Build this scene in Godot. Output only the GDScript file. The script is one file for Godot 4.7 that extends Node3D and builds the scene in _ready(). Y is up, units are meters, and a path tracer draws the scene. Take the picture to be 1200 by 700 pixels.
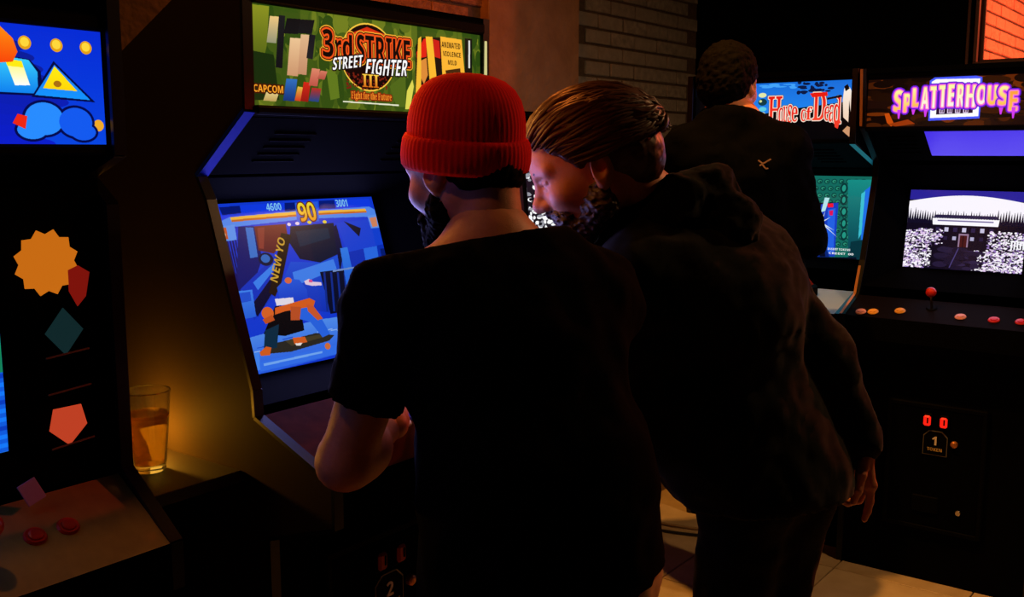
extends Node3D

# ---------------------------------------------------------------- small helpers
var M := {}            # materials by name
var used := {}         # names taken at top level
var rng := RandomNumberGenerator.new()

func numbered(called: String) -> String:
	if not used.has(called):
		used[called] = 0
		return called
	used[called] += 1
	return "%s_%03d" % [called, used[called]]

func tag(o, label := "", category := "", group := "", kind := ""):
	if label: o.set_meta("label", label)
	if category: o.set_meta("category", category)
	if group: o.set_meta("group", group)
	if kind: o.set_meta("kind", kind)
	return o

func thing(called: String, label: String, category: String, at := Vector3.ZERO, turn := 0.0, group := "") -> Node3D:
	var o := Node3D.new()
	o.name = numbered(called)
	add_child(o)
	o.position = at
	o.rotation.y = turn
	tag(o, label, category, group)
	return o

func obj(called: String, mesh: Mesh, m: Material, parent: Node, xf := Transform3D.IDENTITY) -> MeshInstance3D:
	var o := MeshInstance3D.new()
	o.name = numbered(called) if parent == self else called
	o.mesh = mesh
	if m: o.material_override = m
	parent.add_child(o, true)
	o.transform = xf
	return o

func struct(called: String, mesh: Mesh, m: Material, xf := Transform3D.IDENTITY) -> MeshInstance3D:
	return tag(obj(called, mesh, m, self, xf), "", "", "", "structure")

func at(x: float, y: float, z: float) -> Transform3D:
	return Transform3D(Basis.IDENTITY, Vector3(x, y, z))

func mat(name: String, c: Color, rough := 0.6, metal := 0.0, spec := 0.5) -> StandardMaterial3D:
	var m := StandardMaterial3D.new()
	m.resource_name = name
	m.albedo_color = c
	m.roughness = rough
	m.metallic = metal
	m.metallic_specular = spec
	M[name] = m
	return m

func noise_tex(freq: float, a: Color, b: Color, seed_ := 1, side := 256, octaves := 4) -> NoiseTexture2D:
	var n := FastNoiseLite.new()
	n.seed = seed_
	n.frequency = freq
	n.fractal_octaves = octaves
	var t := NoiseTexture2D.new()
	t.width = side
	t.height = side
	t.seamless = true
	t.noise = n
	var g := Gradient.new()
	g.set_color(0, a)
	g.set_color(1, b)
	t.color_ramp = g
	return t

func triplanar(m: StandardMaterial3D, tex: Texture2D, scale: float, world := true):
	m.albedo_texture = tex
	m.uv1_triplanar = true
	m.uv1_world_triplanar = world
	m.uv1_scale = Vector3.ONE * scale
	return m

func relief(m: StandardMaterial3D, freq: float, strength: float, seed_ := 7):
	var n := FastNoiseLite.new()
	n.seed = seed_
	n.frequency = freq
	var t := NoiseTexture2D.new()
	t.width = 256
	t.height = 256
	t.seamless = true
	t.as_normal_map = true
	t.bump_strength = strength
	t.noise = n
	m.normal_enabled = true
	m.normal_texture = t
	return m

func glow(name: String, tex: Texture2D, energy := 1.0, c := Color.WHITE) -> StandardMaterial3D:
	var m := mat(name, Color(0.01, 0.01, 0.012), 0.25, 0.0, 0.3)
	m.emission_enabled = true
	m.emission_energy_multiplier = energy
	if tex:
		m.emission = Color.BLACK
		m.emission_texture = tex
	else:
		m.emission = c
	return m

# ---------------------------------------------------------------- mesh helpers
func st() -> SurfaceTool:
	var s := SurfaceTool.new()
	s.begin(Mesh.PRIMITIVE_TRIANGLES)
	return s

func tri(s: SurfaceTool, a: Vector3, b: Vector3, c: Vector3, n: Vector3):
	# flat triangle whose face looks along n
	var q := (b - a).cross(c - a)
	s.set_smooth_group(-1)
	if q.dot(n) > 0:
		var t := b
		b = c
		c = t
	for p in [a, b, c]:
		s.set_normal(n)
		s.add_vertex(p)

func quad(s: SurfaceTool, a: Vector3, b: Vector3, c: Vector3, d: Vector3, n: Vector3):
	tri(s, a, b, c, n)
	tri(s, a, c, d, n)

func rbox(size: Vector3, bev := 0.003) -> ArrayMesh:
	# box with chamfered edges, centred
	var s := st()
	var h := size / 2
	var b: float = min(bev, min(h.x, min(h.y, h.z)) * 0.8)
	for ax in 3:
		var u := (ax + 1) % 3
		var v := (ax + 2) % 3
		for sg in [-1.0, 1.0]:
			var n := Vector3.ZERO
			n[ax] = sg
			var P := []
			for k in [[-1, -1], [1, -1], [1, 1], [-1, 1]]:
				var p := Vector3.ZERO
				p[ax] = sg * h[ax]
				p[u] = k[0] * (h[u] - b)
				p[v] = k[1] * (h[v] - b)
				P.append(p)
			quad(s, P[0], P[1], P[2], P[3], n)
			for sg2 in [-1.0, 1.0]:       # chamfer between +-ax and +-u
				var m := Vector3.ZERO
				m[ax] = sg
				m[u] = sg2
				var Q := []
				for k in [[0, -1], [0, 1], [1, 1], [1, -1]]:
					var p := Vector3.ZERO
					p[ax] = sg * (h[ax] - (b if k[0] == 1 else 0.0))
					p[u] = sg2 * (h[u] - (0.0 if k[0] == 1 else b))
					p[v] = k[1] * (h[v] - b)
					Q.append(p)
				quad(s, Q[0], Q[1], Q[2], Q[3], m.normalized())
	for i in 8:
		var sg := Vector3(1 if i & 1 else -1, 1 if i & 2 else -1, 1 if i & 4 else -1)
		var c := sg * h
		tri(s, c - Vector3(0, sg.y * b, sg.z * b), c - Vector3(sg.x * b, 0, sg.z * b), c - Vector3(sg.x * b, sg.y * b, 0), sg.normalized())
	return s.commit()

func plate(pts: PackedVector2Array, x0: float, x1: float) -> ArrayMesh:
	# polygon in the (z, y) plane extruded along x
	var s := st()
	var ix := Geometry2D.triangulate_polygon(pts)
	for k in range(0, ix.size(), 3):
		for side in [[x0, -1.0], [x1, 1.0]]:
			var v := []
			for j in 3:
				var p: Vector2 = pts[ix[k + j]]
				v.append(Vector3(side[0], p.y, p.x))
			tri(s, v[0], v[1], v[2], Vector3(side[1], 0, 0))
	var area := 0.0
	for i in pts.size(): area += pts[i].cross(pts[(i + 1) % pts.size()])
	var cw := area < 0
	for i in pts.size():
		var a := pts[i]
		var b := pts[(i + 1) % pts.size()]
		var e := (b - a).normalized()
		var n2 := Vector2(e.y, -e.x) * (-1.0 if cw else 1.0)
		quad(s, Vector3(x0, a.y, a.x), Vector3(x1, a.y, a.x), Vector3(x1, b.y, b.x), Vector3(x0, b.y, b.x), Vector3(0, n2.y, n2.x))
	return s.commit()

func slab(a: Vector2, b: Vector2, x0: float, x1: float, thick: float) -> ArrayMesh:
	# board between two (z, y) points, its thickness behind the line a>b
	var e := (b - a).normalized()
	var n := Vector2(-e.y, e.x) * thick
	return plate(PackedVector2Array([a, b, b - n, a - n]), x0, x1)

func lathe(profile: Array, seg := 20) -> ArrayMesh:
	# profile of (radius, height), smooth round y
	var vs := PackedVector3Array()
	var ns := PackedVector3Array()
	var ix := PackedInt32Array()
	var uv := PackedVector2Array()
	for i in profile.size() - 1:
		var a: Vector2 = profile[i]
		var b: Vector2 = profile[i + 1]
		var e := (b - a)
		if e.length() < 1e-6: continue
		e = e.normalized()
		var n := Vector2(e.y, -e.x)
		var base := vs.size()
		for k in seg + 1:
			var t := TAU * k / seg
			var c := Vector3(cos(t), 0, sin(t))
			for p in [a, b]:
				vs.append(c * p.x + Vector3.UP * p.y)
				ns.append((c * n.x + Vector3.UP * n.y).normalized())
				uv.append(Vector2(float(k) / seg, p.y))
		for k in seg:
			var q := base + k * 2
			ix.append_array([q, q + 2, q + 1, q + 1, q + 2, q + 3])
	return arrays(vs, ns, ix, uv)

func arrays(vs, ns, ix, uv = null) -> ArrayMesh:
	var A := []
	A.resize(Mesh.ARRAY_MAX)
	A[Mesh.ARRAY_VERTEX] = vs
	A[Mesh.ARRAY_NORMAL] = ns
	A[Mesh.ARRAY_INDEX] = ix
	if uv: A[Mesh.ARRAY_TEX_UV] = uv
	var m := ArrayMesh.new()
	m.add_surface_from_arrays(Mesh.PRIMITIVE_TRIANGLES, A)
	return m

func tube_into(V: Array, pts: Array, radii: Array, seg := 6):
	# V = [vertices, normals, indices]
	var n := pts.size()
	var side := Vector3.ZERO
	var base: int = V[0].size()
	for i in n:
		var d: Vector3 = (pts[min(i + 1, n - 1)] - pts[max(i - 1, 0)]).normalized()
		if i == 0:
			side = d.cross(Vector3.UP if abs(d.y) < 0.9 else Vector3.RIGHT).normalized()
		side = (side - d * side.dot(d)).normalized()
		var up := d.cross(side)
		for k in seg:
			var t := TAU * k / seg
			var o := side * cos(t) + up * sin(t)
			V[0].append(pts[i] + o * radii[i])
			V[1].append(o)
	for i in n - 1:
		for k in seg:
			var a := base + i * seg + k
			var b := base + i * seg + (k + 1) % seg
			V[2].append_array([a, a + seg, b, b, a + seg, b + seg])
	for e in [0, n - 1]:
		var d: Vector3 = (pts[0] - pts[1]).normalized() if e == 0 else (pts[n - 1] - pts[n - 2]).normalized()
		var c: int = V[0].size()
		V[0].append(pts[e] + d * radii[e] * 0.4)
		V[1].append(d)
		for k in seg:
			var a: int = base + e * seg + k
			var b: int = base + e * seg + (k + 1) % seg
			if e == 0: V[2].append_array([c, a, b])
			else: V[2].append_array([c, b, a])

func tube(pts: Array, r, seg := 8) -> ArrayMesh:
	var V := [PackedVector3Array(), PackedVector3Array(), PackedInt32Array()]
	var radii := []
	for i in pts.size(): radii.append(r[i] if r is Array else r)
	tube_into(V, pts, radii, seg)
	return arrays(V[0], V[1], V[2])

func sheet(w: float, h: float, bulge := 0.0, nx := 12, ny := 9) -> ArrayMesh:
	# a picture facing +z, bulging like a tube screen
	var vs := PackedVector3Array()
	var ns := PackedVector3Array()
	var uv := PackedVector2Array()
	var ix := PackedInt32Array()
	for j in ny + 1:
		for i in nx + 1:
			var u := float(i) / nx
			var v := float(j) / ny
			var a := u * 2 - 1
			var b := v * 2 - 1
			vs.append(Vector3(a * w / 2, -b * h / 2, bulge * (1 - 0.5 * (a * a + b * b))))
			ns.append(Vector3(bulge * a * 2 / w, -bulge * b * 2 / h, 1).normalized())
			uv.append(Vector2(u, v))
	for j in ny:
		for i in nx:
			var q := j * (nx + 1) + i
			ix.append_array([q, q + 1, q + nx + 1, q + 1, q + nx + 2, q + nx + 1])
	return arrays(vs, ns, ix, uv)

func font(serif := false, weight := 700) -> SystemFont:
	var f := SystemFont.new()
	f.font_names = PackedStringArray(["Droid Serif" if serif else "Droid Sans"])
	f.font_weight = weight
	return f

func letters(s: String, height: float, depth := 0.002) -> TextMesh:
	var t := TextMesh.new()
	t.text = s
	t.font = font()
	t.font_size = 32
	t.pixel_size = height / 23.0
	t.depth = depth
	return t

# ---------------------------------------------------------------- flat print: a small painter
class Painter:
	var im: Image
	var w: int
	var h: int
	var host
	func _init(host_, w_: int, h_: int, c: Color):
		host = host_
		w = w_
		h = h_
		im = Image.create_empty(w, h, true, Image.FORMAT_RGB8)
		im.fill(c)
	func rect(x, y, ww, hh, c: Color):
		im.fill_rect(Rect2i(int(x), int(y), max(1, int(ww)), max(1, int(hh))), c)
	func vgrad(x, y, ww, hh, a: Color, b: Color):
		for j in int(hh):
			rect(x, y + j, ww, 1, a.lerp(b, j / float(hh)))
	func poly(p, c: Color, c2 = null, g0 := 0.0, g1 := 0.0):
		var lo := 1e9
		var hi := -1e9
		for q in p:
			lo = min(lo, q.y)
			hi = max(hi, q.y)
		if c2 != null and g1 <= g0:
			g0 = lo
			g1 = hi
		for y in range(max(0, int(floor(lo))), min(h, int(ceil(hi)) + 1)):
			var yc := y + 0.5
			var xs := []
			for i in p.size():
				var a: Vector2 = p[i]
				var b: Vector2 = p[(i + 1) % p.size()]
				if (a.y <= yc) != (b.y <= yc):
					xs.append(a.x + (yc - a.y) / (b.y - a.y) * (b.x - a.x))
			xs.sort()
			var col := c if c2 == null else c.lerp(c2, clampf((yc - g0) / (g1 - g0), 0, 1))
			for k in range(0, xs.size() - 1, 2):
				var x0 := int(round(xs[k]))
				var x1 := int(round(xs[k + 1]))
				if x1 > x0: im.fill_rect(Rect2i(x0, y, x1 - x0, 1), col)
	func disc(cx, cy, rx, ry, c: Color, c2 = null):
		var p := []
		for k in 40: p.append(Vector2(cx + cos(TAU * k / 40) * rx, cy + sin(TAU * k / 40) * ry))
		poly(p, c, c2)
	func line(x0, y0, x1, y1, width, c: Color):
		var a := Vector2(x0, y0)
		var b := Vector2(x1, y1)
		var n: Vector2 = (b - a).orthogonal().normalized() * (width / 2.0)
		poly([a + n, b + n, b - n, a - n], c)
	func text(s: String, r: Rect2, c: Color, c2 = null, outlines := [], serif := false, skew := 0.0, turn := 0.0):
		var t := TextMesh.new()
		t.text = s
		t.font = host.font(serif)
		t.font_size = 48
		t.pixel_size = 1.0
		t.depth = 0.0
		t.curve_step = 4.0
		var A := t.get_mesh_arrays()
		var v: PackedVector3Array = A[Mesh.ARRAY_VERTEX]
		if v.is_empty(): return
		var ix = A[Mesh.ARRAY_INDEX]
		var order := []
		if ix == null or ix.is_empty():
			for i in v.size(): order.append(i)
		else:
			for i in ix: order.append(i)
		var lo := Vector2(1e9, 1e9)
		var hi := -lo
		for p in v:
			lo = lo.min(Vector2(p.x, p.y))
			hi = hi.max(Vector2(p.x, p.y))
		var q := []
		var mid := r.get_center()
		for p in v:
			var u := (p.x - lo.x) / (hi.x - lo.x)
			var k := (p.y - lo.y) / (hi.y - lo.y)
			var o := Vector2(r.position.x + u * r.size.x + skew * (k - 0.5) * r.size.y, r.position.y + (1 - k) * r.size.y)
			q.append(mid + (o - mid).rotated(turn))
		for o in outlines:
			var n := 14
			for k in n:
				var d: Vector2 = Vector2(cos(TAU * k / n), sin(TAU * k / n)) * o[0]
				for i in range(0, order.size(), 3):
					poly([q[order[i]] + d, q[order[i + 1]] + d, q[order[i + 2]] + d], o[1])
		for i in range(0, order.size(), 3):
			poly([q[order[i]], q[order[i + 1]], q[order[i + 2]]], c, c2, r.position.y, r.end.y)
	func tex() -> ImageTexture:
		im.generate_mipmaps()
		return ImageTexture.create_from_image(im)

# ---------------------------------------------------------------- distance fields and surface nets
class Field:
	var kind := PackedInt32Array()      # 0 tapered capsule, 1 ellipsoid
	var a := PackedVector3Array()
	var ab := PackedVector3Array()
	var ra := PackedFloat32Array()
	var rb := PackedFloat32Array()
	var kk := PackedFloat32Array()
	var minus := PackedInt32Array()
	var bas := []
	var cuts := []                      # [normal, offset]: keeps normal . p < offset
	var live := PackedInt32Array()
	var grow := 0.0
	var wrinkle: FastNoiseLite
	var wrinkle_amount := 0.0
	func cap(p: Vector3, q: Vector3, r0: float, r1: float, k := 0.03, sub := 0):
		kind.append(0); a.append(p); ab.append(q - p); ra.append(r0); rb.append(r1); kk.append(k); minus.append(sub); bas.append(null)
	func chain(ps: Array, rs: Array, k := 0.03):
		for i in ps.size() - 1: cap(ps[i], ps[i + 1], rs[i], rs[i + 1], k)
	func ell(c: Vector3, r: Vector3, k := 0.02, sub := 0, b = null):
		kind.append(1); a.append(c); ab.append(r); ra.append(min(r.x, min(r.y, r.z))); rb.append(max(r.x, max(r.y, r.z))); kk.append(k); minus.append(sub); bas.append(b)
	func one(i: int, p: Vector3) -> float:
		if kind[i] == 0:
			var pa := p - a[i]
			var v := ab[i]
			var l := v.length_squared()
			var t := clampf(pa.dot(v) / l, 0.0, 1.0) if l > 1e-12 else 0.0
			return (pa - v * t).length() - lerpf(ra[i], rb[i], t)
		var q := p - a[i]
		if bas[i] != null: q = q * (bas[i] as Basis)
		var r := ab[i]
		var k0 := (q / r).length()
		if k0 < 1e-6: return -ra[i]
		var k1 := (q / (r * r)).length()
		return k0 * (k0 - 1.0) / k1
	func focus(c: Vector3, reach: float):
		live.clear()
		for i in kind.size():
			if one(i, c) < reach + kk[i] + grow: live.append(i)
	func all():
		live.clear()
		for i in kind.size(): live.append(i)
	func value(p: Vector3) -> float:
		var d := 1.0
		for i in live:
			var e := one(i, p)
			var k := kk[i]
			if minus[i] == 1:
				e = -e
				var h := maxf(k - absf(d - e), 0.0) / k
				d = maxf(d, e) + h * h * k * 0.25
			else:
				var h := maxf(k - absf(d - e), 0.0) / k
				d = minf(d, e) - h * h * k * 0.25
		d -= grow
		if wrinkle != null: d += wrinkle.get_noise_3dv(p) * wrinkle_amount
		for c in cuts: d = maxf(d, (c[0] as Vector3).dot(p) - c[1])
		return d

func nets(f: Field, lo: Vector3, hi: Vector3, cell: float, V: Array, xf := Transform3D.IDENTITY, offset := Vector3.ZERO):
	# surface nets of f, appended to V = [vertices, normals, indices]
	var B := 4
	var nb := Vector3i(((hi - lo) / (cell * B)).ceil())
	var n := nb * B + Vector3i.ONE
	var sx := n.x
	var sxy := n.x * n.y
	var g := PackedFloat32Array()
	g.resize(n.x * n.y * n.z)
	g.fill(9.0)
	var cells := PackedInt32Array()
	var half := cell * B * 0.5
	for bz in nb.z:
		for by in nb.y:
			for bx in nb.x:
				var c := lo + Vector3(bx, by, bz) * cell * B + Vector3.ONE * half
				f.focus(c, half * 1.8 + 0.01)
				if f.live.is_empty(): continue
				var d0 := f.value(c)
				if absf(d0) > half * 2.1 + f.wrinkle_amount + 0.004: 
					continue
				for k in range(bz * B, bz * B + B + 1):
					for j in range(by * B, by * B + B + 1):
						for i in range(bx * B, bx * B + B + 1):
							var at_ := i + j * sx + k * sxy
							if g[at_] == 9.0:
								g[at_] = f.value(lo + Vector3(i, j, k) * cell)
				for k in range(bz * B, bz * B + B):
					for j in range(by * B, by * B + B):
						for i in range(bx * B, bx * B + B):
							cells.append(i + j * sx + k * sxy)
	var corner := PackedInt32Array([0, 1, sx, sx + 1, sxy, sxy + 1, sxy + sx, sxy + sx + 1])
	var edges := [[0, 1], [2, 3], [4, 5], [6, 7], [0, 2], [1, 3], [4, 6], [5, 7], [0, 4], [1, 5], [2, 6], [3, 7]]
	var vid := {}
	f.all()
	for c in cells:
		var inside := 0
		var vals := PackedFloat32Array()
		for k in 8:
			var v := g[c + corner[k]]
			vals.append(v)
			if v < 0: inside += 1
		if inside == 0 or inside == 8: continue
		var base := Vector3(c % sx, (c / sx) % n.y, c / sxy)
		var sum := Vector3.ZERO
		var cnt := 0
		for e in edges:
			var v0 := vals[e[0]]
			var v1 := vals[e[1]]
			if (v0 < 0) != (v1 < 0):
				var t := v0 / (v0 - v1)
				var p0 := Vector3(e[0] & 1, (e[0] >> 1) & 1, e[0] >> 2)
				var p1 := Vector3(e[1] & 1, (e[1] >> 1) & 1, e[1] >> 2)
				sum += p0.lerp(p1, t)
				cnt += 1
		var p := lo + (base + sum / cnt) * cell
		var gr := Vector3(vals[1] + vals[3] + vals[5] + vals[7] - vals[0] - vals[2] - vals[4] - vals[6],
			vals[2] + vals[3] + vals[6] + vals[7] - vals[0] - vals[1] - vals[4] - vals[5],
			vals[4] + vals[5] + vals[6] + vals[7] - vals[0] - vals[1] - vals[2] - vals[3])
		vid[c] = V[0].size()
		V[0].append(xf * p - offset)
		V[1].append((xf.basis * gr).normalized())
	var st_ := [1, sx, sxy]
	for c in vid:
		for ax in 3:
			var s0: int = st_[ax]
			var su: int = st_[(ax + 1) % 3]
			var sv: int = st_[(ax + 2) % 3]
			var v0 := g[c]
			var v1 := g[c + s0]
			if (v0 < 0) == (v1 < 0): continue
			if not (vid.has(c - su) and vid.has(c - sv) and vid.has(c - su - sv)): continue
			var q := [vid[c], vid[c - su], vid[c - su - sv], vid[c - sv]]
			if v0 < 0: V[2].append_array([q[0], q[2], q[1], q[0], q[3], q[2]])
			else: V[2].append_array([q[0], q[1], q[2], q[0], q[2], q[3]])

func blob(f: Field, lo: Vector3, hi: Vector3, cell: float, offset := Vector3.ZERO) -> ArrayMesh:
	var V := [PackedVector3Array(), PackedVector3Array(), PackedInt32Array()]
	nets(f, lo, hi, cell, V, Transform3D.IDENTITY, offset)
	return arrays(V[0], V[1], V[2])

# ---------------------------------------------------------------- prints and screens
func pp(v: Array) -> Array:
	var r := []
	for i in range(0, v.size(), 2): r.append(Vector2(v[i], v[i + 1]))
	return r

func art_fight_marquee() -> Texture2D:
	var p := Painter.new(self, 1252, 344, Color8(62, 84, 20))
	rng.seed = 5
	for i in 300:      # mottled olive and green printed ground
		p.disc(rng.randf() * 1252, rng.randf() * 344, rng.randf_range(8, 40), rng.randf_range(14, 70), Color8(44, 72, 16).lerp(Color8(120, 132, 34), pow(rng.randf(), 2.0)))
	p.poly(pp([3, 5, 91, 4, 75, 138, 41, 241, 8, 220]), Color8(140, 146, 34), Color8(70, 88, 20))
	p.poly(pp([1, 159, 104, 167, 123, 322, 6, 327]), Color8(22, 44, 12))
	p.poly(pp([347, 198, 403, 219, 412, 303, 366, 313]), Color8(96, 120, 30))
	p.poly(pp([682, 247, 776, 189, 773, 324, 720, 326]), Color8(80, 104, 26))
	p.poly(pp([93, 36, 133, 35, 117, 127, 75, 127]), Color8(240, 200, 130), Color8(150, 150, 120))
	p.poly(pp([133, 29, 161, 29, 141, 211, 111, 210]), Color8(24, 26, 30), Color8(14, 16, 20))
	p.poly(pp([169, 36, 231, 33, 217, 87, 152, 90]), Color8(12, 14, 18), Color8(16, 18, 22))
	p.poly(pp([181, 102, 229, 101, 211, 235, 161, 234]), Color8(238, 198, 150), Color8(204, 150, 110))
	p.poly(pp([231, 86, 270, 85, 252, 228, 211, 227]), Color8(226, 184, 140), Color8(196, 140, 104))
	p.poly(pp([231, 34, 298, 30, 283, 81, 215, 84]), Color8(14, 16, 20), Color8(20, 22, 26))
	p.poly(pp([272, 82, 300, 83, 284, 170, 254, 168]), Color8(20, 22, 28), Color8(30, 30, 34))
	p.poly(pp([158, 246, 208, 246, 192, 324, 140, 323]), Color8(50, 112, 190), Color8(20, 52, 124))
	p.poly(pp([209, 271, 235, 273, 220, 323, 193, 321]), Color8(226, 190, 70), Color8(214, 60, 30))
	p.poly(pp([238, 253, 271, 255, 256, 324, 220, 322]), Color8(214, 40, 24), Color8(150, 24, 18))
	p.poly(pp([279, 202, 318, 203, 303, 266, 261, 265]), Color8(224, 136, 106), Color8(190, 84, 70))
	p.poly(pp([320, 208, 354, 209, 339, 240, 304, 238]), Color8(214, 124, 98), Color8(180, 80, 66))
	p.poly(pp([66, 297, 122, 298, 108, 328, 51, 327]), Color8(226, 204, 136), Color8(190, 160, 90))
	p.poly(pp([276, 272, 322, 273, 307, 322, 259, 320]), Color8(190, 46, 34), Color8(30, 70, 140))
	p.text("CAPCOM", Rect2(11, 273, 131, 25), Color8(255, 166, 40), null, [[5, Color8(70, 20, 6)]])
	p.disc(570, 143, 149, 129, Color8(250, 200, 66))
	p.disc(570, 143, 144, 123, Color8(16, 4, 4))
	p.poly(pp([466, 65, 563, 29, 687, 54, 712, 113, 441, 117]), Color8(214, 40, 14), Color8(240, 90, 24))
	rng.seed = 9
	for i in 70: p.disc(555 + rng.randf_range(-110, 110), rng.randf_range(200, 265), 5, 4, Color8(120, 30, 16))
	p.text("rd", Rect2(393, 67, 90, 88), Color8(14, 5, 5), null, [[15, Color8(250, 176, 50)], [11, Color8(60, 8, 4)], [7, Color8(244, 84, 24)]])
	p.text("STRIKE", Rect2(507, 61, 297, 102), Color8(14, 5, 5), null, [[15, Color8(250, 176, 50)], [11, Color8(60, 8, 4)], [7, Color8(244, 84, 24)]])
	p.text("3", Rect2(334, 56, 53, 100), Color8(14, 5, 5), null, [[15, Color8(250, 176, 50)], [11, Color8(60, 8, 4)], [7, Color8(244, 84, 24)]])
	p.text("STREET", Rect2(382, 147, 155, 44), Color8(252, 252, 252), null, [[5, Color8(24, 8, 8)]], false, 0.25, -0.14)
	p.text("FIGHTER", Rect2(555, 144, 232, 62), Color8(252, 252, 252), null, [[5, Color8(24, 8, 8)]], false, 0.25, -0.05)
	p.text("III", Rect2(533, 207, 89, 49), Color8(255, 210, 70), Color8(214, 106, 20), [[4, Color8(40, 10, 4)]], true)
	p.text("Fight for the Future", Rect2(473, 275, 219, 35), Color8(250, 150, 40), null, [[5, Color8(140, 36, 10)]], true)
	p.poly(pp([429, 313, 733, 316, 733, 322, 429, 318]), Color8(232, 232, 206))
	p.poly(pp([838, 76, 873, 42, 993, 31, 998, 185, 954, 252, 855, 303, 831, 258]), Color8(26, 18, 10))
	p.poly(pp([842, 103, 887, 45, 904, 44, 902, 117, 844, 128]), Color8(228, 34, 20))
	p.poly(pp([943, 42, 983, 46, 990, 118, 950, 113]), Color8(206, 32, 22))
	p.poly(pp([898, 35, 940, 33, 962, 187, 954, 252, 925, 254]), Color8(252, 186, 48))
	p.poly(pp([858, 138, 902, 121, 909, 190, 884, 228, 859, 193]), Color8(222, 140, 56))
	p.poly(pp([853, 48, 871, 37, 866, 302, 830, 304]), Color8(246, 190, 54))
	p.poly(pp([770, 333, 782, 260, 815, 213, 823, 240, 799, 332]), Color8(222, 214, 84))
	p.poly(pp([989, 27, 1127, 29, 1147, 176, 1001, 194]), Color8(252, 182, 52))
	p.text("ANIMATED", Rect2(997, 47, 121, 23), Color8(36, 18, 6))
	p.text("VIOLENCE", Rect2(1005, 85, 116, 20), Color8(36, 18, 6))
	p.text("MILD", Rect2(1037, 120, 56, 19), Color8(36, 18, 6))
	p.poly(pp([1020, 164, 1117, 149, 1120, 177, 1027, 192]), Color8(70, 40, 12))
	p.poly(pp([1149, 21, 1198, 20, 1195, 358, 1145, 360]), Color8(14, 22, 12))
	p.poly(pp([1173, 28, 1184, 28, 1183, 145, 1172, 145]), Color8(226, 226, 220))
	return p.tex()

func art_maze_marquee() -> Texture2D:
	var W := 1252
	var H := 330
	var p := Painter.new(self, W, H, Color8(10, 34, 190))
	p.vgrad(0, 0, W, H, Color8(8, 44, 214), Color8(10, 70, 226))
	for i in 12: p.disc(900 + 24 * (i % 6), 60 + 30 * i, 120, 22, Color8(12, 30, 150 + i * 6))
	for x in [170, 330, 490, 650, 790, 910, 1018, 1112, 1203]:
		p.disc(x, 49, 19, 19, Color8(230, 160, 20))
		p.disc(x, 47, 13, 13, Color8(255, 216, 60))
	p.disc(1230, 274, 17, 17, Color8(240, 170, 40))
	# the title in fat bevelled capitals
	var cx := 70.0
	for ch in ["P", "A", "C", "-", "M", "A", "N"]:
		var wd := 62.0 if ch == "-" else 132.0
		p.text(ch, Rect2(cx, 128 if ch != "-" else 175, wd - 24, 96 if ch != "-" else 22), Color8(255, 240, 40), Color8(255, 255, 230), [[18, Color8(4, 8, 60)], [13, Color8(40, 190, 255)]])
		cx += wd
	# I and A as they stand at the right end
	p.poly([Vector2(924, 84), Vector2(1028, 94), Vector2(1060, 126), Vector2(1062, 194), Vector2(914, 194)], Color8(4, 10, 70))
	p.poly([Vector2(930, 88), Vector2(1026, 96), Vector2(1050, 128), Vector2(1048, 188), Vector2(924, 188)], Color8(60, 210, 255), Color8(16, 130, 240))
	p.poly([Vector2(959, 98), Vector2(1006, 100), Vector2(1026, 166), Vector2(982, 168)], Color8(255, 250, 120), Color8(255, 255, 255))
	p.poly([Vector2(959, 98), Vector2(1006, 100), Vector2(1010, 118), Vector2(964, 116)], Color8(255, 236, 20))
	p.poly([Vector2(1100, 94), Vector2(1224, 206), Vector2(1028, 198)], Color8(4, 10, 70))
	p.poly([Vector2(1102, 104), Vector2(1208, 200), Vector2(1038, 192)], Color8(30, 120, 250), Color8(20, 150, 255))
	p.poly([Vector2(1102, 108), Vector2(1168, 176), Vector2(1064, 172)], Color8(255, 240, 20), Color8(255, 214, 10))
	p.disc(1108, 158, 12, 9, Color8(170, 110, 20))
	# plain rounded clouds below the title
	for b in [[1062, 258, 58, 46], [1024, 290, 44, 26], [1158, 266, 52, 42], [1180, 294, 40, 24], [760, 280, 70, 36]]:
		p.disc(b[0], b[1], b[2] + 8, b[3] + 7, Color8(4, 10, 80))
	for b in [[1062, 258, 58, 46], [1024, 290, 44, 26], [760, 280, 70, 36]]: p.disc(b[0], b[1], b[2], b[3], Color8(40, 140, 255))
	for b in [[1158, 266, 52, 42], [1180, 294, 40, 24]]: p.disc(b[0], b[1], b[2], b[3], Color8(20, 90, 240))
	p.poly([Vector2(968, 272), Vector2(984, 246), Vector2(1012, 252), Vector2(1004, 288)], Color8(240, 40, 20))
	p.poly([Vector2(860, 0), Vector2(940, 0), Vector2(985, 40), Vector2(996, 76), Vector2(980, 104), Vector2(930, 110), Vector2(870, 70)], Color8(255, 150, 20), Color8(250, 70, 10))
	return p.tex()

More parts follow.
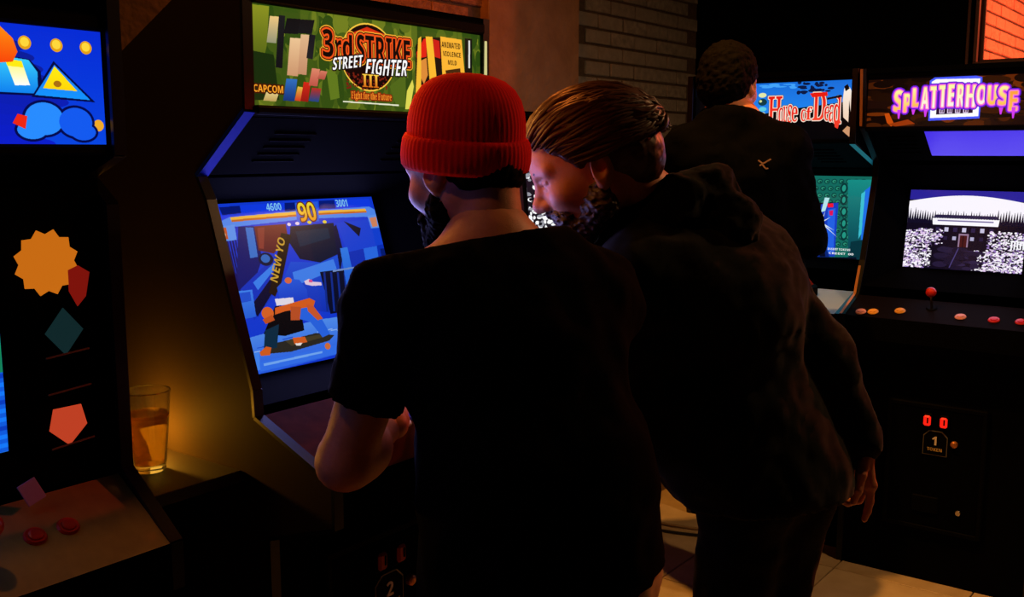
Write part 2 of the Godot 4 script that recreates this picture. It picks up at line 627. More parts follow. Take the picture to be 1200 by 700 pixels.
func art_zombie_marquee() -> Texture2D:
	var p := Painter.new(self, 1240, 400, Color8(4, 4, 6))
	p.poly(pp([119, -24, 1250, -30, 1255, 71, 1153, 152, 842, 182, 515, 224, 128, 271]), Color8(20, 106, 216), Color8(36, 140, 246))
	p.disc(973, 34, 9, 8, Color8(8, 24, 64))
	p.disc(923, 65, 24, 9, Color8(8, 24, 64))
	p.disc(1067, 52, 25, 9, Color8(8, 24, 64))
	p.disc(827, 75, 15, 14, Color8(8, 24, 64))
	p.disc(852, 36, 35, 9, Color8(8, 24, 64))
	p.disc(865, 46, 28, 7, Color8(8, 24, 64))
	p.disc(930, 46, 15, 12, Color8(8, 24, 64))
	p.disc(983, 31, 30, 9, Color8(8, 24, 64))
	p.disc(868, 76, 20, 12, Color8(8, 24, 64))
	p.disc(832, 4, 15, 13, Color8(8, 24, 64))
	p.disc(960, 22, 17, 7, Color8(8, 24, 64))
	p.disc(1030, 30, 11, 8, Color8(8, 24, 64))
	p.disc(987, 57, 10, 6, Color8(8, 24, 64))
	p.disc(966, 79, 21, 12, Color8(8, 24, 64))
	p.disc(867, 13, 9, 10, Color8(8, 24, 64))
	p.disc(924, 38, 9, 10, Color8(8, 24, 64))
	p.disc(826, 73, 10, 8, Color8(8, 24, 64))
	p.disc(939, 59, 21, 7, Color8(8, 24, 64))
	p.disc(998, 14, 21, 9, Color8(8, 24, 64))
	p.disc(865, 72, 33, 10, Color8(8, 24, 64))
	p.disc(934, 54, 22, 8, Color8(8, 24, 64))
	p.disc(888, 16, 26, 9, Color8(8, 24, 64))
	p.disc(1045, 71, 21, 6, Color8(8, 24, 64))
	p.disc(1009, 63, 13, 8, Color8(8, 24, 64))
	p.disc(972, 61, 38, 9, Color8(8, 24, 64))
	p.disc(960, 18, 13, 13, Color8(8, 24, 64))
	p.disc(644, 13, 32, 7, Color8(66, 164, 250))
	p.disc(698, 29, 20, 4, Color8(66, 164, 250))
	p.disc(563, 24, 18, 6, Color8(66, 164, 250))
	p.disc(583, 30, 45, 6, Color8(66, 164, 250))
	p.disc(637, 13, 43, 8, Color8(66, 164, 250))
	p.disc(751, 15, 46, 4, Color8(66, 164, 250))
	p.disc(691, 30, 44, 4, Color8(66, 164, 250))
	p.disc(630, 23, 43, 6, Color8(66, 164, 250))
	p.disc(781, 37, 21, 4, Color8(66, 164, 250))
	p.disc(647, 23, 38, 6, Color8(66, 164, 250))
	p.disc(786, 39, 27, 7, Color8(66, 164, 250))
	p.disc(777, 32, 25, 5, Color8(66, 164, 250))
	p.disc(785, 20, 17, 8, Color8(66, 164, 250))
	p.disc(556, 18, 39, 6, Color8(66, 164, 250))
	p.disc(549, 85, 31, 17, Color8(226, 232, 170))
	p.disc(551, 135, 35, 25, Color8(16, 60, 70))
	p.disc(535, 128, 11, 9, Color8(214, 226, 150))
	p.disc(553, 185, 31, 16, Color8(96, 206, 226))
	p.disc(554, 214, 19, 7, Color8(230, 236, 160))
	p.poly(pp([843, 187, 954, 185, 951, 268, 865, 277]), Color8(10, 8, 12))
	p.text("H", Rect2(597, 96, 109, 195), Color8(232, 26, 14), Color8(250, 70, 44), [[9, Color8(24, 4, 4)], [6, Color8(252, 232, 214)]], true)
	p.text("o", Rect2(680, 178, 39, 106), Color8(232, 26, 14), Color8(250, 70, 44), [[9, Color8(24, 4, 4)], [6, Color8(252, 232, 214)]], true)
	p.text("u", Rect2(715, 169, 38, 120), Color8(232, 26, 14), Color8(250, 70, 44), [[9, Color8(24, 4, 4)], [6, Color8(252, 232, 214)]], true)
	p.text("s", Rect2(749, 159, 35, 127), Color8(232, 26, 14), Color8(250, 70, 44), [[9, Color8(24, 4, 4)], [6, Color8(252, 232, 214)]], true)
	p.text("e", Rect2(780, 174, 45, 105), Color8(232, 26, 14), Color8(250, 70, 44), [[9, Color8(24, 4, 4)], [6, Color8(252, 232, 214)]], true)
	p.text("o", Rect2(852, 193, 42, 84), Color8(232, 26, 14), Color8(250, 70, 44), [[9, Color8(24, 4, 4)], [6, Color8(252, 232, 214)]], true)
	p.text("f", Rect2(889, 177, 49, 90), Color8(232, 26, 14), Color8(250, 70, 44), [[9, Color8(24, 4, 4)], [6, Color8(252, 232, 214)]], true)
	p.text("D", Rect2(939, 79, 96, 193), Color8(232, 26, 14), Color8(250, 70, 44), [[9, Color8(24, 4, 4)], [6, Color8(252, 232, 214)]], true)
	p.text("e", Rect2(1026, 177, 40, 99), Color8(232, 26, 14), Color8(250, 70, 44), [[9, Color8(24, 4, 4)], [6, Color8(252, 232, 214)]], true)
	p.text("a", Rect2(1059, 167, 44, 117), Color8(232, 26, 14), Color8(250, 70, 44), [[9, Color8(24, 4, 4)], [6, Color8(252, 232, 214)]], true)
	p.text("d", Rect2(1094, 110, 54, 188), Color8(232, 26, 14), Color8(250, 70, 44), [[9, Color8(24, 4, 4)], [6, Color8(252, 232, 214)]], true)
	p.poly(pp([913, 83, 1041, 77, 1046, 105, 933, 112]), Color8(232, 30, 16))
	p.poly(pp([1098, 279, 1144, 271, 1129, 333, 1107, 322]), Color8(244, 60, 40))
	p.poly(pp([608, 283, 636, 280, 648, 301, 625, 301]), Color8(232, 30, 16))
	p.poly(pp([1163, 59, 1179, 31, 1202, 52, 1228, 95, 1244, 273, 1227, 290, 1202, 137, 1203, 289, 1165, 255, 1156, 135]), Color8(252, 244, 232), Color8(240, 206, 180))
	p.poly(pp([1162, 44, 1186, 28, 1202, 59, 1174, 78]), Color8(10, 8, 8))
	p.poly(pp([1163, 348, 1197, 315, 1248, 341, 1257, 382, 1211, 388]), Color8(206, 150, 110))
	p.poly(pp([1040, 118, 1147, 101, 1151, 115, 1044, 132]), Color8(16, 14, 16))
	return p.tex()

func art_splatter_marquee() -> Texture2D:
	var W := 1220
	var H := 316
	var p := Painter.new(self, W, H, Color8(26, 8, 4))
	rng.seed = 21
	for i in 160:
		var x := rng.randf() * W
		p.disc(x, rng.randf() * H, rng.randf_range(20, 120), rng.randf_range(5, 30), Color8(14, 4, 2).lerp(Color8(112, 44, 6), pow(rng.randf(), 2.5)))
	p.poly([Vector2(120, 230), Vector2(150, 225), Vector2(190, 300), Vector2(170, 316), Vector2(140, 290)], Color8(196, 74, 10))
	p.poly([Vector2(150, 300), Vector2(280, 270), Vector2(330, 300), Vector2(200, 316)], Color8(150, 52, 8))
	# the white house outline behind the title
	p.poly([Vector2(410, 20), Vector2(440, 0), Vector2(700, 0), Vector2(738, 10), Vector2(742, 100), Vector2(736, 272), Vector2(414, 282)], Color8(70, 90, 255))
	p.poly([Vector2(422, 28), Vector2(450, 12), Vector2(726, 18), Vector2(728, 258), Vector2(424, 264)], Color8(255, 255, 255))
	p.poly([Vector2(460, 50), Vector2(690, 46), Vector2(692, 236), Vector2(462, 242)], Color8(110, 16, 24), Color8(26, 12, 50))
	for k in 4:
		p.rect(482 + k * 50, 190, 32, 46, Color8(220, 200, 235))
		p.rect(489 + k * 50, 196, 8, 34, Color8(60, 16, 50))
		p.rect(502 + k * 50, 196, 8, 34, Color8(60, 16, 50))
	var word := "SPLATTERHOUSE"
	var x := 182.0
	for i in word.length():
		var mid: float = absf(i - 6.0) / 6.0
		var top := 76.0 - 26.0 * (1.0 - mid) + (30.0 if i == 12 or i == 1 else 0.0)
		var hh := 138.0 if i in [0, 3, 4, 5, 6, 7, 8] else 118.0
		var wd := 54.0 if i in [0, 8, 9, 10, 11] else 45.0
		var c := Color8(255, 250, 160) if i != 12 else Color8(255, 160, 60)
		var c2 := Color8(255, 190, 80) if i < 3 or i > 9 else Color8(255, 244, 240)
		p.text(word[i], Rect2(x, top, wd, hh), c, c2, [[20, Color8(96, 26, 210)], [12, Color8(214, 60, 240)], [6, Color8(255, 150, 190)]])
		x += wd + 12.0
	for d in [[205, 60], [300, 34], [380, 50], [850, 44], [925, 70]]:      # drips
		p.poly([Vector2(d[0], 205), Vector2(d[0] + 26, 205), Vector2(d[0] + 17, 205 + d[1]), Vector2(d[0] + 8, 205 + d[1])], Color8(214, 60, 240))
	return p.tex()

func art_fight_screen() -> Texture2D:
	var p := Painter.new(self, 640, 480, Color8(18, 60, 220))
	p.poly(pp([-29, 55, 93, 67, 98, 160, 7, 324, -31, 319]), Color8(16, 48, 206), Color8(24, 84, 240))
	p.poly(pp([1, 100, 6, 100, 23, 288, 15, 291]), Color8(6, 18, 96))
	p.poly(pp([10, 100, 15, 101, 28, 288, 20, 292]), Color8(6, 18, 96))
	p.poly(pp([19, 101, 24, 101, 34, 289, 26, 293]), Color8(6, 18, 96))
	p.poly(pp([28, 102, 33, 102, 40, 290, 32, 293]), Color8(6, 18, 96))
	p.poly(pp([37, 102, 42, 103, 45, 290, 37, 294]), Color8(6, 18, 96))
	p.poly(pp([46, 103, 51, 103, 51, 291, 43, 295]), Color8(6, 18, 96))
	p.poly(pp([55, 104, 60, 104, 57, 292, 49, 295]), Color8(6, 18, 96))
	p.poly(pp([65, 104, 69, 104, 62, 292, 54, 296]), Color8(6, 18, 96))
	p.poly(pp([74, 105, 78, 105, 68, 293, 60, 297]), Color8(6, 18, 96))
	p.poly(pp([87, 67, 147, 70, 142, 164, 98, 228, 34, 289, 48, 194]), Color8(8, 24, 110))
	p.poly(pp([110, 71, 137, 73, 129, 158, 102, 159]), Color8(60, 120, 214))
	p.poly(pp([141, 70, 256, 70, 252, 112, 187, 153, 136, 140]), Color8(122, 44, 42), Color8(96, 36, 44))
	p.poly(pp([151, 75, 176, 75, 156, 137, 140, 134]), Color8(146, 60, 52))
	p.poly(pp([271, 78, 444, 77, 438, 173, 353, 194, 278, 177, 253, 127]), Color8(5, 20, 52))
	p.poly(pp([286, 94, 416, 91, 416, 123, 288, 141]), Color8(10, 40, 70))
	p.poly(pp([241, 182, 353, 194, 464, 170, 457, 265, 360, 349, 187, 307, 193, 238]), Color8(26, 84, 226), Color8(18, 50, 190))
	p.poly(pp([239, 213, 408, 188, 413, 219, 240, 253]), Color8(66, 134, 248))
	p.poly(pp([46, 242, 191, 158, 228, 161, 161, 265, 70, 332]), Color8(14, 54, 200))
	p.poly(pp([68, 293, 177, 207, 181, 237, 84, 324]), Color8(4, 12, 50))
	p.poly(pp([93, 228, 185, 178, 190, 188, 104, 251]), Color8(60, 134, 250))
	p.poly(pp([231, 95, 266, 103, 191, 238, 158, 276, 139, 262, 172, 206]), Color8(34, 22, 18))
	p.text("NEW YO", Rect2(128, 158, 138, 26), Color8(216, 168, 56), null, [], false, 0.0, -1.09)
	p.disc(155, 167, 26, 19, Color8(8, 22, 60))
	p.disc(154, 165, 16, 12, Color8(50, 110, 200))
	p.poly(pp([455, 78, 652, 72, 654, 156, 473, 172]), Color8(22, 68, 222))
	p.poly(pp([473, 172, 654, 156, 637, 239, 480, 236]), Color8(14, 50, 190))
	p.poly(pp([489, 74, 556, 100, 540, 127]), Color8(4, 12, 44))
	p.poly(pp([437, 91, 454, 83, 457, 169, 424, 230]), Color8(4, 14, 60))
	p.poly(pp([343, 222, 458, 223, 438, 351, 349, 350]), Color8(4, 12, 44))
	p.poly(pp([356, 224, 364, 224, 343, 342, 335, 341]), Color8(14, 46, 150))
	p.poly(pp([383, 226, 391, 227, 370, 345, 362, 344]), Color8(14, 46, 150))
	p.poly(pp([410, 229, 418, 230, 397, 349, 389, 348]), Color8(14, 46, 150))
	p.poly(pp([438, 232, 446, 232, 424, 352, 416, 351]), Color8(14, 46, 150))
	p.poly(pp([446, 157, 478, 156, 475, 340, 433, 342]), Color8(50, 130, 244), Color8(30, 90, 226))
	p.poly(pp([396, 221, 564, 217, 564, 221, 394, 227]), Color8(120, 150, 210))
	p.poly(pp([546, 165, 609, 161, 604, 205, 543, 206]), Color8(40, 110, 240))
	p.poly(pp([621, 171, 653, 171, 645, 206, 619, 206]), Color8(8, 30, 120))
	p.poly(pp([22, 246, 85, 247, 79, 323, 13, 326]), Color8(64, 138, 250), Color8(40, 100, 230))
	p.poly(pp([28, 252, 77, 252, 74, 278, 27, 280]), Color8(30, 84, 220))
	p.poly(pp([5, 380, 132, 370, 289, 361, 463, 363, 446, 467, -1, 485]), Color8(86, 150, 250), Color8(40, 96, 240))
	p.poly(pp([337, 397, 363, 397, 362, 400, 336, 400]), Color8(150, 190, 252))
	p.poly(pp([61, 408, 95, 407, 94, 410, 60, 410]), Color8(30, 80, 214))
	p.poly(pp([389, 381, 402, 380, 401, 383, 388, 384]), Color8(150, 190, 252))
	p.poly(pp([94, 425, 115, 425, 115, 428, 93, 428]), Color8(30, 80, 214))
	p.poly(pp([85, 454, 107, 454, 107, 457, 84, 456]), Color8(150, 190, 252))
	p.poly(pp([246, 403, 284, 403, 283, 406, 245, 406]), Color8(30, 80, 214))
	p.poly(pp([317, 394, 345, 393, 344, 396, 316, 397]), Color8(150, 190, 252))
	p.poly(pp([119, 449, 150, 449, 149, 452, 118, 452]), Color8(30, 80, 214))
	p.poly(pp([97, 398, 111, 398, 110, 401, 96, 401]), Color8(150, 190, 252))
	p.poly(pp([176, 432, 190, 432, 190, 434, 175, 434]), Color8(30, 80, 214))
	p.poly(pp([219, 426, 249, 426, 248, 428, 218, 429]), Color8(150, 190, 252))
	p.poly(pp([175, 419, 216, 419, 215, 422, 174, 422]), Color8(30, 80, 214))
	p.poly(pp([186, 412, 218, 412, 217, 415, 185, 415]), Color8(150, 190, 252))
	p.poly(pp([104, 415, 136, 415, 135, 418, 103, 418]), Color8(30, 80, 214))
	p.poly(pp([49, 417, 79, 417, 78, 420, 48, 420]), Color8(150, 190, 252))
	p.poly(pp([373, 446, 411, 446, 410, 449, 372, 449]), Color8(30, 80, 214))
	p.poly(pp([139, 427, 162, 427, 162, 429, 138, 429]), Color8(150, 190, 252))
	p.poly(pp([207, 401, 250, 401, 249, 404, 206, 404]), Color8(30, 80, 214))
	p.poly(pp([75, 419, 95, 418, 94, 421, 74, 421]), Color8(150, 190, 252))
	p.poly(pp([268, 399, 297, 399, 296, 402, 268, 402]), Color8(30, 80, 214))
	p.poly(pp([361, 400, 401, 400, 400, 403, 361, 403]), Color8(150, 190, 252))
	p.poly(pp([70, 417, 99, 417, 98, 420, 69, 420]), Color8(30, 80, 214))
	p.poly(pp([373, 437, 385, 437, 384, 440, 372, 440]), Color8(150, 190, 252))
	p.poly(pp([375, 381, 420, 381, 419, 384, 374, 384]), Color8(30, 80, 214))
	p.poly(pp([284, 394, 301, 394, 300, 397, 283, 397]), Color8(150, 190, 252))
	p.poly(pp([153, 397, 191, 396, 190, 399, 152, 400]), Color8(30, 80, 214))
	p.poly(pp([70, 428, 122, 405, 278, 398, 347, 414, 323, 427, 175, 437]), Color8(44, 42, 36))
	p.poly(pp([160, 403, 290, 404, 300, 414, 180, 421]), Color8(70, 62, 40))
	p.poly(pp([92, 374, 150, 303, 241, 306, 237, 384, 164, 390]), Color8(6, 8, 14))
	p.poly(pp([99, 365, 151, 354, 128, 418, 82, 417]), Color8(10, 46, 70))
	p.poly(pp([171, 251, 209, 228, 258, 237, 278, 268, 275, 298, 173, 294]), Color8(38, 96, 232), Color8(24, 66, 210))
	p.poly(pp([199, 309, 274, 318, 311, 360, 332, 408, 300, 414, 266, 364, 203, 340]), Color8(40, 104, 236))
	p.poly(pp([155, 282, 221, 285, 221, 304, 156, 302]), Color8(240, 232, 246))
	p.poly(pp([149, 307, 281, 294, 300, 305, 290, 320, 183, 321, 144, 326]), Color8(226, 98, 34))
	p.poly(pp([264, 309, 290, 320, 316, 360, 294, 362, 265, 331]), Color8(214, 92, 46))
	p.poly(pp([205, 310, 243, 316, 228, 353, 195, 349]), Color8(196, 84, 40))
	p.disc(120, 319, 21, 18, Color8(228, 104, 40))
	p.poly(pp([98, 334, 134, 325, 140, 341, 106, 348]), Color8(204, 86, 34))
	p.disc(217, 235, 13, 9, Color8(226, 110, 70))
	p.poly(pp([66, 422, 92, 409, 109, 415, 99, 435, 68, 432]), Color8(222, 98, 34))
	p.poly(pp([189, 399, 234, 402, 240, 419, 191, 418]), Color8(222, 98, 34))
	p.poly(pp([194, 416, 222, 418, 212, 425, 197, 423]), Color8(244, 236, 230))
	p.poly(pp([275, 243, 295, 238, 308, 248, 339, 253, 339, 262, 302, 260, 277, 253]), Color8(240, 214, 236))
	p.poly(pp([294, 240, 307, 242, 305, 250, 292, 248]), Color8(230, 80, 150))
	p.poly(pp([534, 244, 546, 241, 546, 250, 535, 252]), Color8(240, 120, 40))
	p.poly(pp([567, 226, 579, 224, 579, 233, 568, 235]), Color8(238, 228, 120))
	p.poly(pp([531, 256, 542, 254, 542, 263, 531, 265]), Color8(230, 60, 160))
	p.poly(pp([586, 249, 598, 247, 598, 255, 586, 258]), Color8(244, 244, 240))
	p.poly(pp([575, 281, 586, 279, 587, 287, 575, 290]), Color8(240, 120, 40))
	p.poly(pp([582, 240, 594, 238, 594, 247, 583, 249]), Color8(238, 228, 120))
	p.poly(pp([559, 281, 570, 279, 570, 288, 559, 290]), Color8(230, 60, 160))
	p.poly(pp([538, 254, 549, 252, 549, 261, 538, 263]), Color8(244, 244, 240))
	p.poly(pp([525, 271, 536, 269, 536, 278, 525, 280]), Color8(240, 120, 40))
	p.poly(pp([542, 245, 554, 243, 554, 251, 543, 254]), Color8(238, 228, 120))
	p.poly(pp([585, 243, 597, 241, 597, 250, 585, 252]), Color8(230, 60, 160))
	p.poly(pp([582, 229, 594, 227, 594, 236, 583, 238]), Color8(244, 244, 240))
	p.poly(pp([550, 262, 561, 260, 562, 269, 550, 271]), Color8(240, 120, 40))
	p.poly(pp([518, 274, 529, 272, 529, 281, 518, 283]), Color8(238, 228, 120))
	p.poly(pp([549, 217, 560, 215, 560, 223, 549, 226]), Color8(230, 60, 160))
	p.poly(pp([587, 228, 599, 226, 599, 235, 587, 237]), Color8(244, 244, 240))
	p.poly(pp([573, 259, 584, 257, 585, 266, 573, 268]), Color8(240, 120, 40))
	p.poly(pp([547, 222, 558, 220, 559, 229, 547, 231]), Color8(238, 228, 120))
	p.poly(pp([576, 226, 587, 224, 588, 233, 576, 235]), Color8(230, 60, 160))
	p.poly(pp([590, 227, 601, 225, 601, 234, 590, 236]), Color8(244, 244, 240))
	p.poly(pp([563, 225, 575, 223, 575, 232, 564, 234]), Color8(240, 120, 40))
	p.poly(pp([528, 253, 539, 251, 539, 260, 528, 262]), Color8(238, 228, 120))
	p.poly(pp([553, 257, 565, 255, 565, 263, 554, 266]), Color8(230, 60, 160))
	p.poly(pp([537, 215, 549, 213, 549, 222, 538, 224]), Color8(244, 244, 240))
	p.poly(pp([583, 256, 594, 254, 595, 262, 583, 265]), Color8(240, 120, 40))
	p.poly(pp([587, 230, 598, 228, 599, 237, 587, 239]), Color8(238, 228, 120))
	p.poly(pp([558, 256, 569, 253, 569, 262, 558, 264]), Color8(230, 60, 160))
	p.poly(pp([524, 256, 535, 254, 536, 263, 524, 265]), Color8(244, 244, 240))
	p.poly(pp([589, 232, 601, 229, 601, 238, 589, 240]), Color8(240, 120, 40))
	p.poly(pp([554, 271, 565, 269, 565, 278, 554, 280]), Color8(238, 228, 120))
	p.poly(pp([436, 313, 452, 308, 446, 317]), Color8(232, 238, 190))
	p.poly(pp([435, 320, 451, 315, 445, 324]), Color8(232, 238, 190))
	p.poly(pp([465, 341, 481, 336, 475, 345]), Color8(232, 238, 190))
	p.poly(pp([428, 347, 444, 343, 438, 352]), Color8(232, 238, 190))
	p.poly(pp([455, 309, 471, 304, 466, 313]), Color8(232, 238, 190))
	p.poly(pp([447, 343, 463, 339, 457, 348]), Color8(232, 238, 190))
	p.poly(pp([432, 318, 448, 314, 443, 322]), Color8(232, 238, 190))
	p.poly(pp([451, 341, 467, 336, 462, 345]), Color8(232, 238, 190))
	p.poly(pp([438, 345, 454, 341, 448, 350]), Color8(232, 238, 190))
	p.poly(pp([465, 306, 481, 302, 475, 311]), Color8(232, 238, 190))
	p.poly(pp([445, 340, 461, 336, 455, 345]), Color8(232, 238, 190))
	p.poly(pp([453, 345, 469, 340, 464, 349]), Color8(232, 238, 190))
	p.poly(pp([441, 357, 457, 352, 451, 361]), Color8(232, 238, 190))
	p.poly(pp([441, 314, 457, 310, 451, 319]), Color8(232, 238, 190))
	p.poly(pp([457, 324, 473, 319, 468, 328]), Color8(232, 238, 190))
	p.poly(pp([424, 351, 440, 347, 434, 355]), Color8(232, 238, 190))
	p.poly(pp([470, 341, 486, 337, 480, 346]), Color8(232, 238, 190))
	p.poly(pp([482, 320, 498, 315, 492, 324]), Color8(232, 238, 190))
	p.poly(pp([450, 309, 466, 305, 461, 314]), Color8(232, 238, 190))
	p.poly(pp([467, 324, 483, 319, 477, 328]), Color8(232, 238, 190))
	p.poly(pp([471, 319, 487, 314, 481, 323]), Color8(232, 238, 190))
	p.poly(pp([448, 308, 464, 304, 458, 313]), Color8(232, 238, 190))
	p.poly(pp([472, 319, 489, 314, 483, 323]), Color8(232, 238, 190))
	p.poly(pp([446, 327, 462, 323, 457, 332]), Color8(232, 238, 190))
	p.poly(pp([-6, 7, 626, 6, 628, 39, -7, 47]), Color8(18, 62, 242))
	p.poly(pp([39, 9, 109, 8, 108, 30, 44, 32]), Color8(8, 26, 120))
	p.poly(pp([271, 7, 326, 7, 319, 32, 264, 33]), Color8(8, 26, 120))
	p.poly(pp([406, 6, 471, 6, 469, 32, 401, 31]), Color8(8, 30, 130))
	p.text("4600", Rect2(200, 6, 55, 22), Color8(140, 214, 255))
	p.text("3001", Rect2(474, 5, 50, 23), Color8(140, 214, 255))
	p.poly(pp([4, 57, 65, 39, 319, 32, 384, 35, 618, 32, 653, 49, 652, 83, 608, 65, 383, 60, 311, 60, 81, 67]), Color8(84, 144, 250))
	p.poly(pp([68, 39, 313, 35, 309, 50, 69, 53]), Color8(252, 190, 62))
	p.poly(pp([70, 47, 311, 44, 309, 50, 69, 53]), Color8(206, 106, 30))
	p.poly(pp([391, 37, 598, 38, 600, 51, 389, 50]), Color8(252, 190, 62))
	p.poly(pp([390, 44, 601, 46, 600, 51, 389, 50]), Color8(206, 106, 30))
	p.poly(pp([310, 8, 402, 8, 387, 69, 300, 70]), Color8(40, 96, 232))
	p.text("90", Rect2(315, 9, 67, 57), Color8(255, 236, 60), Color8(250, 160, 20), [[4, Color8(110, 36, 10)]])
	p.poly(pp([-1, 64, 76, 61, 72, 104, 4, 107]), Color8(100, 156, 250))
	p.poly(pp([12, 69, 46, 67, 45, 100, 12, 101]), Color8(206, 92, 48))
	p.disc(30, 87, 10, 8, Color8(240, 190, 150))
	p.poly(pp([599, 62, 653, 58, 649, 103, 602, 103]), Color8(100, 156, 250))
	p.poly(pp([606, 69, 638, 67, 635, 98, 610, 99]), Color8(224, 140, 100))
	p.disc(268, 72, 7, 5, Color8(252, 226, 250))
	p.disc(300, 71, 8, 5, Color8(252, 226, 250))
	p.disc(348, 70, 8, 5, Color8(250, 220, 60))
	p.disc(409, 72, 8, 5, Color8(250, 220, 60))
	p.poly(pp([-1, 421, 65, 420, 58, 469, -1, 470]), Color8(70, 140, 252))
	p.text("0", Rect2(23, 431, 20, 25), Color8(244, 246, 255), null, [[3, Color8(10, 30, 140)]])
	p.poly(pp([59, 448, 305, 445, 461, 441, 456, 468, 57, 474]), Color8(54, 118, 248))
	p.poly(pp([72, 454, 289, 453, 287, 459, 72, 461]), Color8(120, 176, 255))
	p.disc(313, 442, 11, 10, Color8(220, 116, 60))
	return p.tex()

func art_zombie_screen() -> Texture2D:
	var p := Painter.new(self, 512, 400, Color8(18, 104, 92))
	p.disc(184, 31, 11, 13, Color8(10, 70, 66))
	p.disc(184, 32, 7, 8, Color8(40, 140, 112))
	p.disc(187, 33, 4, 4, Color8(8, 56, 54))
	p.disc(212, 31, 11, 13, Color8(10, 70, 66))
	p.disc(213, 31, 7, 8, Color8(40, 140, 112))
	p.disc(215, 32, 4, 4, Color8(8, 56, 54))
	p.disc(240, 30, 11, 13, Color8(10, 70, 66))
	p.disc(241, 30, 7, 8, Color8(40, 140, 112))
	p.disc(243, 32, 4, 4, Color8(8, 56, 54))
	p.disc(268, 29, 11, 13, Color8(10, 70, 66))
	p.disc(268, 30, 7, 8, Color8(40, 140, 112))
	p.disc(270, 31, 4, 4, Color8(8, 56, 54))
	p.disc(296, 29, 11, 13, Color8(10, 70, 66))
	p.disc(296, 29, 7, 8, Color8(40, 140, 112))
	p.disc(298, 30, 4, 4, Color8(8, 56, 54))
	p.disc(323, 28, 11, 13, Color8(10, 70, 66))
	p.disc(323, 28, 7, 7, Color8(40, 140, 112))
	p.disc(325, 30, 4, 4, Color8(8, 56, 54))
	p.disc(350, 28, 11, 13, Color8(10, 70, 66))
	p.disc(350, 28, 7, 8, Color8(40, 140, 112))
	p.disc(352, 29, 4, 4, Color8(8, 56, 54))
	p.disc(376, 27, 11, 13, Color8(10, 70, 66))
	p.disc(376, 27, 7, 8, Color8(40, 140, 112))
	p.disc(378, 28, 4, 3, Color8(8, 56, 54))
	p.disc(402, 27, 10, 13, Color8(10, 70, 66))
	p.disc(402, 26, 6, 7, Color8(40, 140, 112))
	p.disc(405, 28, 4, 4, Color8(8, 56, 54))
	p.disc(428, 26, 10, 13, Color8(10, 70, 66))
	p.disc(429, 26, 7, 8, Color8(40, 140, 112))
	p.disc(431, 27, 4, 4, Color8(8, 56, 54))
	p.disc(454, 25, 10, 13, Color8(10, 70, 66))
	p.disc(455, 25, 7, 7, Color8(40, 140, 112))
	p.disc(457, 26, 4, 3, Color8(8, 56, 54))
	p.disc(480, 25, 10, 13, Color8(10, 70, 66))
	p.disc(480, 24, 6, 7, Color8(40, 140, 112))
	p.disc(482, 26, 3, 4, Color8(8, 56, 54))
	p.disc(201, 66, 11, 13, Color8(10, 70, 66))
	p.disc(201, 66, 7, 8, Color8(40, 140, 112))
	p.disc(203, 68, 4, 4, Color8(8, 56, 54))
	p.disc(229, 65, 11, 13, Color8(10, 70, 66))
	p.disc(229, 66, 7, 8, Color8(40, 140, 112))
	p.disc(231, 67, 4, 4, Color8(8, 56, 54))
	p.disc(257, 65, 11, 13, Color8(10, 70, 66))
	p.disc(257, 65, 7, 8, Color8(40, 140, 112))
	p.disc(259, 66, 4, 4, Color8(8, 56, 54))
	p.disc(284, 64, 11, 13, Color8(10, 70, 66))
	p.disc(284, 64, 7, 8, Color8(40, 140, 112))
	p.disc(286, 65, 4, 4, Color8(8, 56, 54))
	p.disc(311, 63, 11, 13, Color8(10, 70, 66))
	p.disc(311, 63, 7, 8, Color8(40, 140, 112))
	p.disc(314, 65, 4, 4, Color8(8, 56, 54))
	p.disc(338, 62, 11, 13, Color8(10, 70, 66))
	p.disc(338, 62, 7, 7, Color8(40, 140, 112))
	p.disc(341, 64, 4, 4, Color8(8, 56, 54))
	p.disc(365, 62, 11, 13, Color8(10, 70, 66))
	p.disc(365, 62, 7, 8, Color8(40, 140, 112))
	p.disc(367, 63, 4, 4, Color8(8, 56, 54))
	p.disc(391, 61, 10, 13, Color8(10, 70, 66))
	p.disc(392, 61, 7, 8, Color8(40, 140, 112))
	p.disc(394, 62, 4, 4, Color8(8, 56, 54))
	p.disc(418, 60, 11, 13, Color8(10, 70, 66))
	p.disc(418, 60, 7, 8, Color8(40, 140, 112))
	p.disc(420, 61, 4, 3, Color8(8, 56, 54))
	p.disc(444, 59, 11, 13, Color8(10, 70, 66))
	p.disc(444, 59, 7, 7, Color8(40, 140, 112))
	p.disc(446, 61, 4, 4, Color8(8, 56, 54))
	p.disc(469, 59, 10, 13, Color8(10, 70, 66))
	p.disc(470, 58, 7, 7, Color8(40, 140, 112))
	p.disc(472, 60, 4, 4, Color8(8, 56, 54))
	p.disc(495, 58, 10, 13, Color8(10, 70, 66))
	p.disc(495, 58, 6, 8, Color8(40, 140, 112))
	p.disc(497, 59, 3, 4, Color8(8, 56, 54))
	p.disc(190, 102, 11, 13, Color8(10, 70, 66))
	p.disc(190, 102, 7, 8, Color8(40, 140, 112))
	p.disc(193, 103, 4, 4, Color8(8, 56, 54))
	p.disc(218, 101, 11, 13, Color8(10, 70, 66))
	p.disc(218, 101, 7, 8, Color8(40, 140, 112))
	p.disc(221, 102, 4, 4, Color8(8, 56, 54))
	p.disc(246, 100, 11, 13, Color8(10, 70, 66))
	p.disc(246, 100, 7, 8, Color8(40, 140, 112))
	p.disc(248, 101, 4, 4, Color8(8, 56, 54))
	p.disc(274, 99, 11, 13, Color8(10, 70, 66))
	p.disc(274, 99, 7, 8, Color8(40, 140, 112))
	p.disc(276, 100, 4, 4, Color8(8, 56, 54))
	p.disc(301, 98, 11, 13, Color8(10, 70, 66))
	p.disc(301, 98, 7, 8, Color8(40, 140, 112))
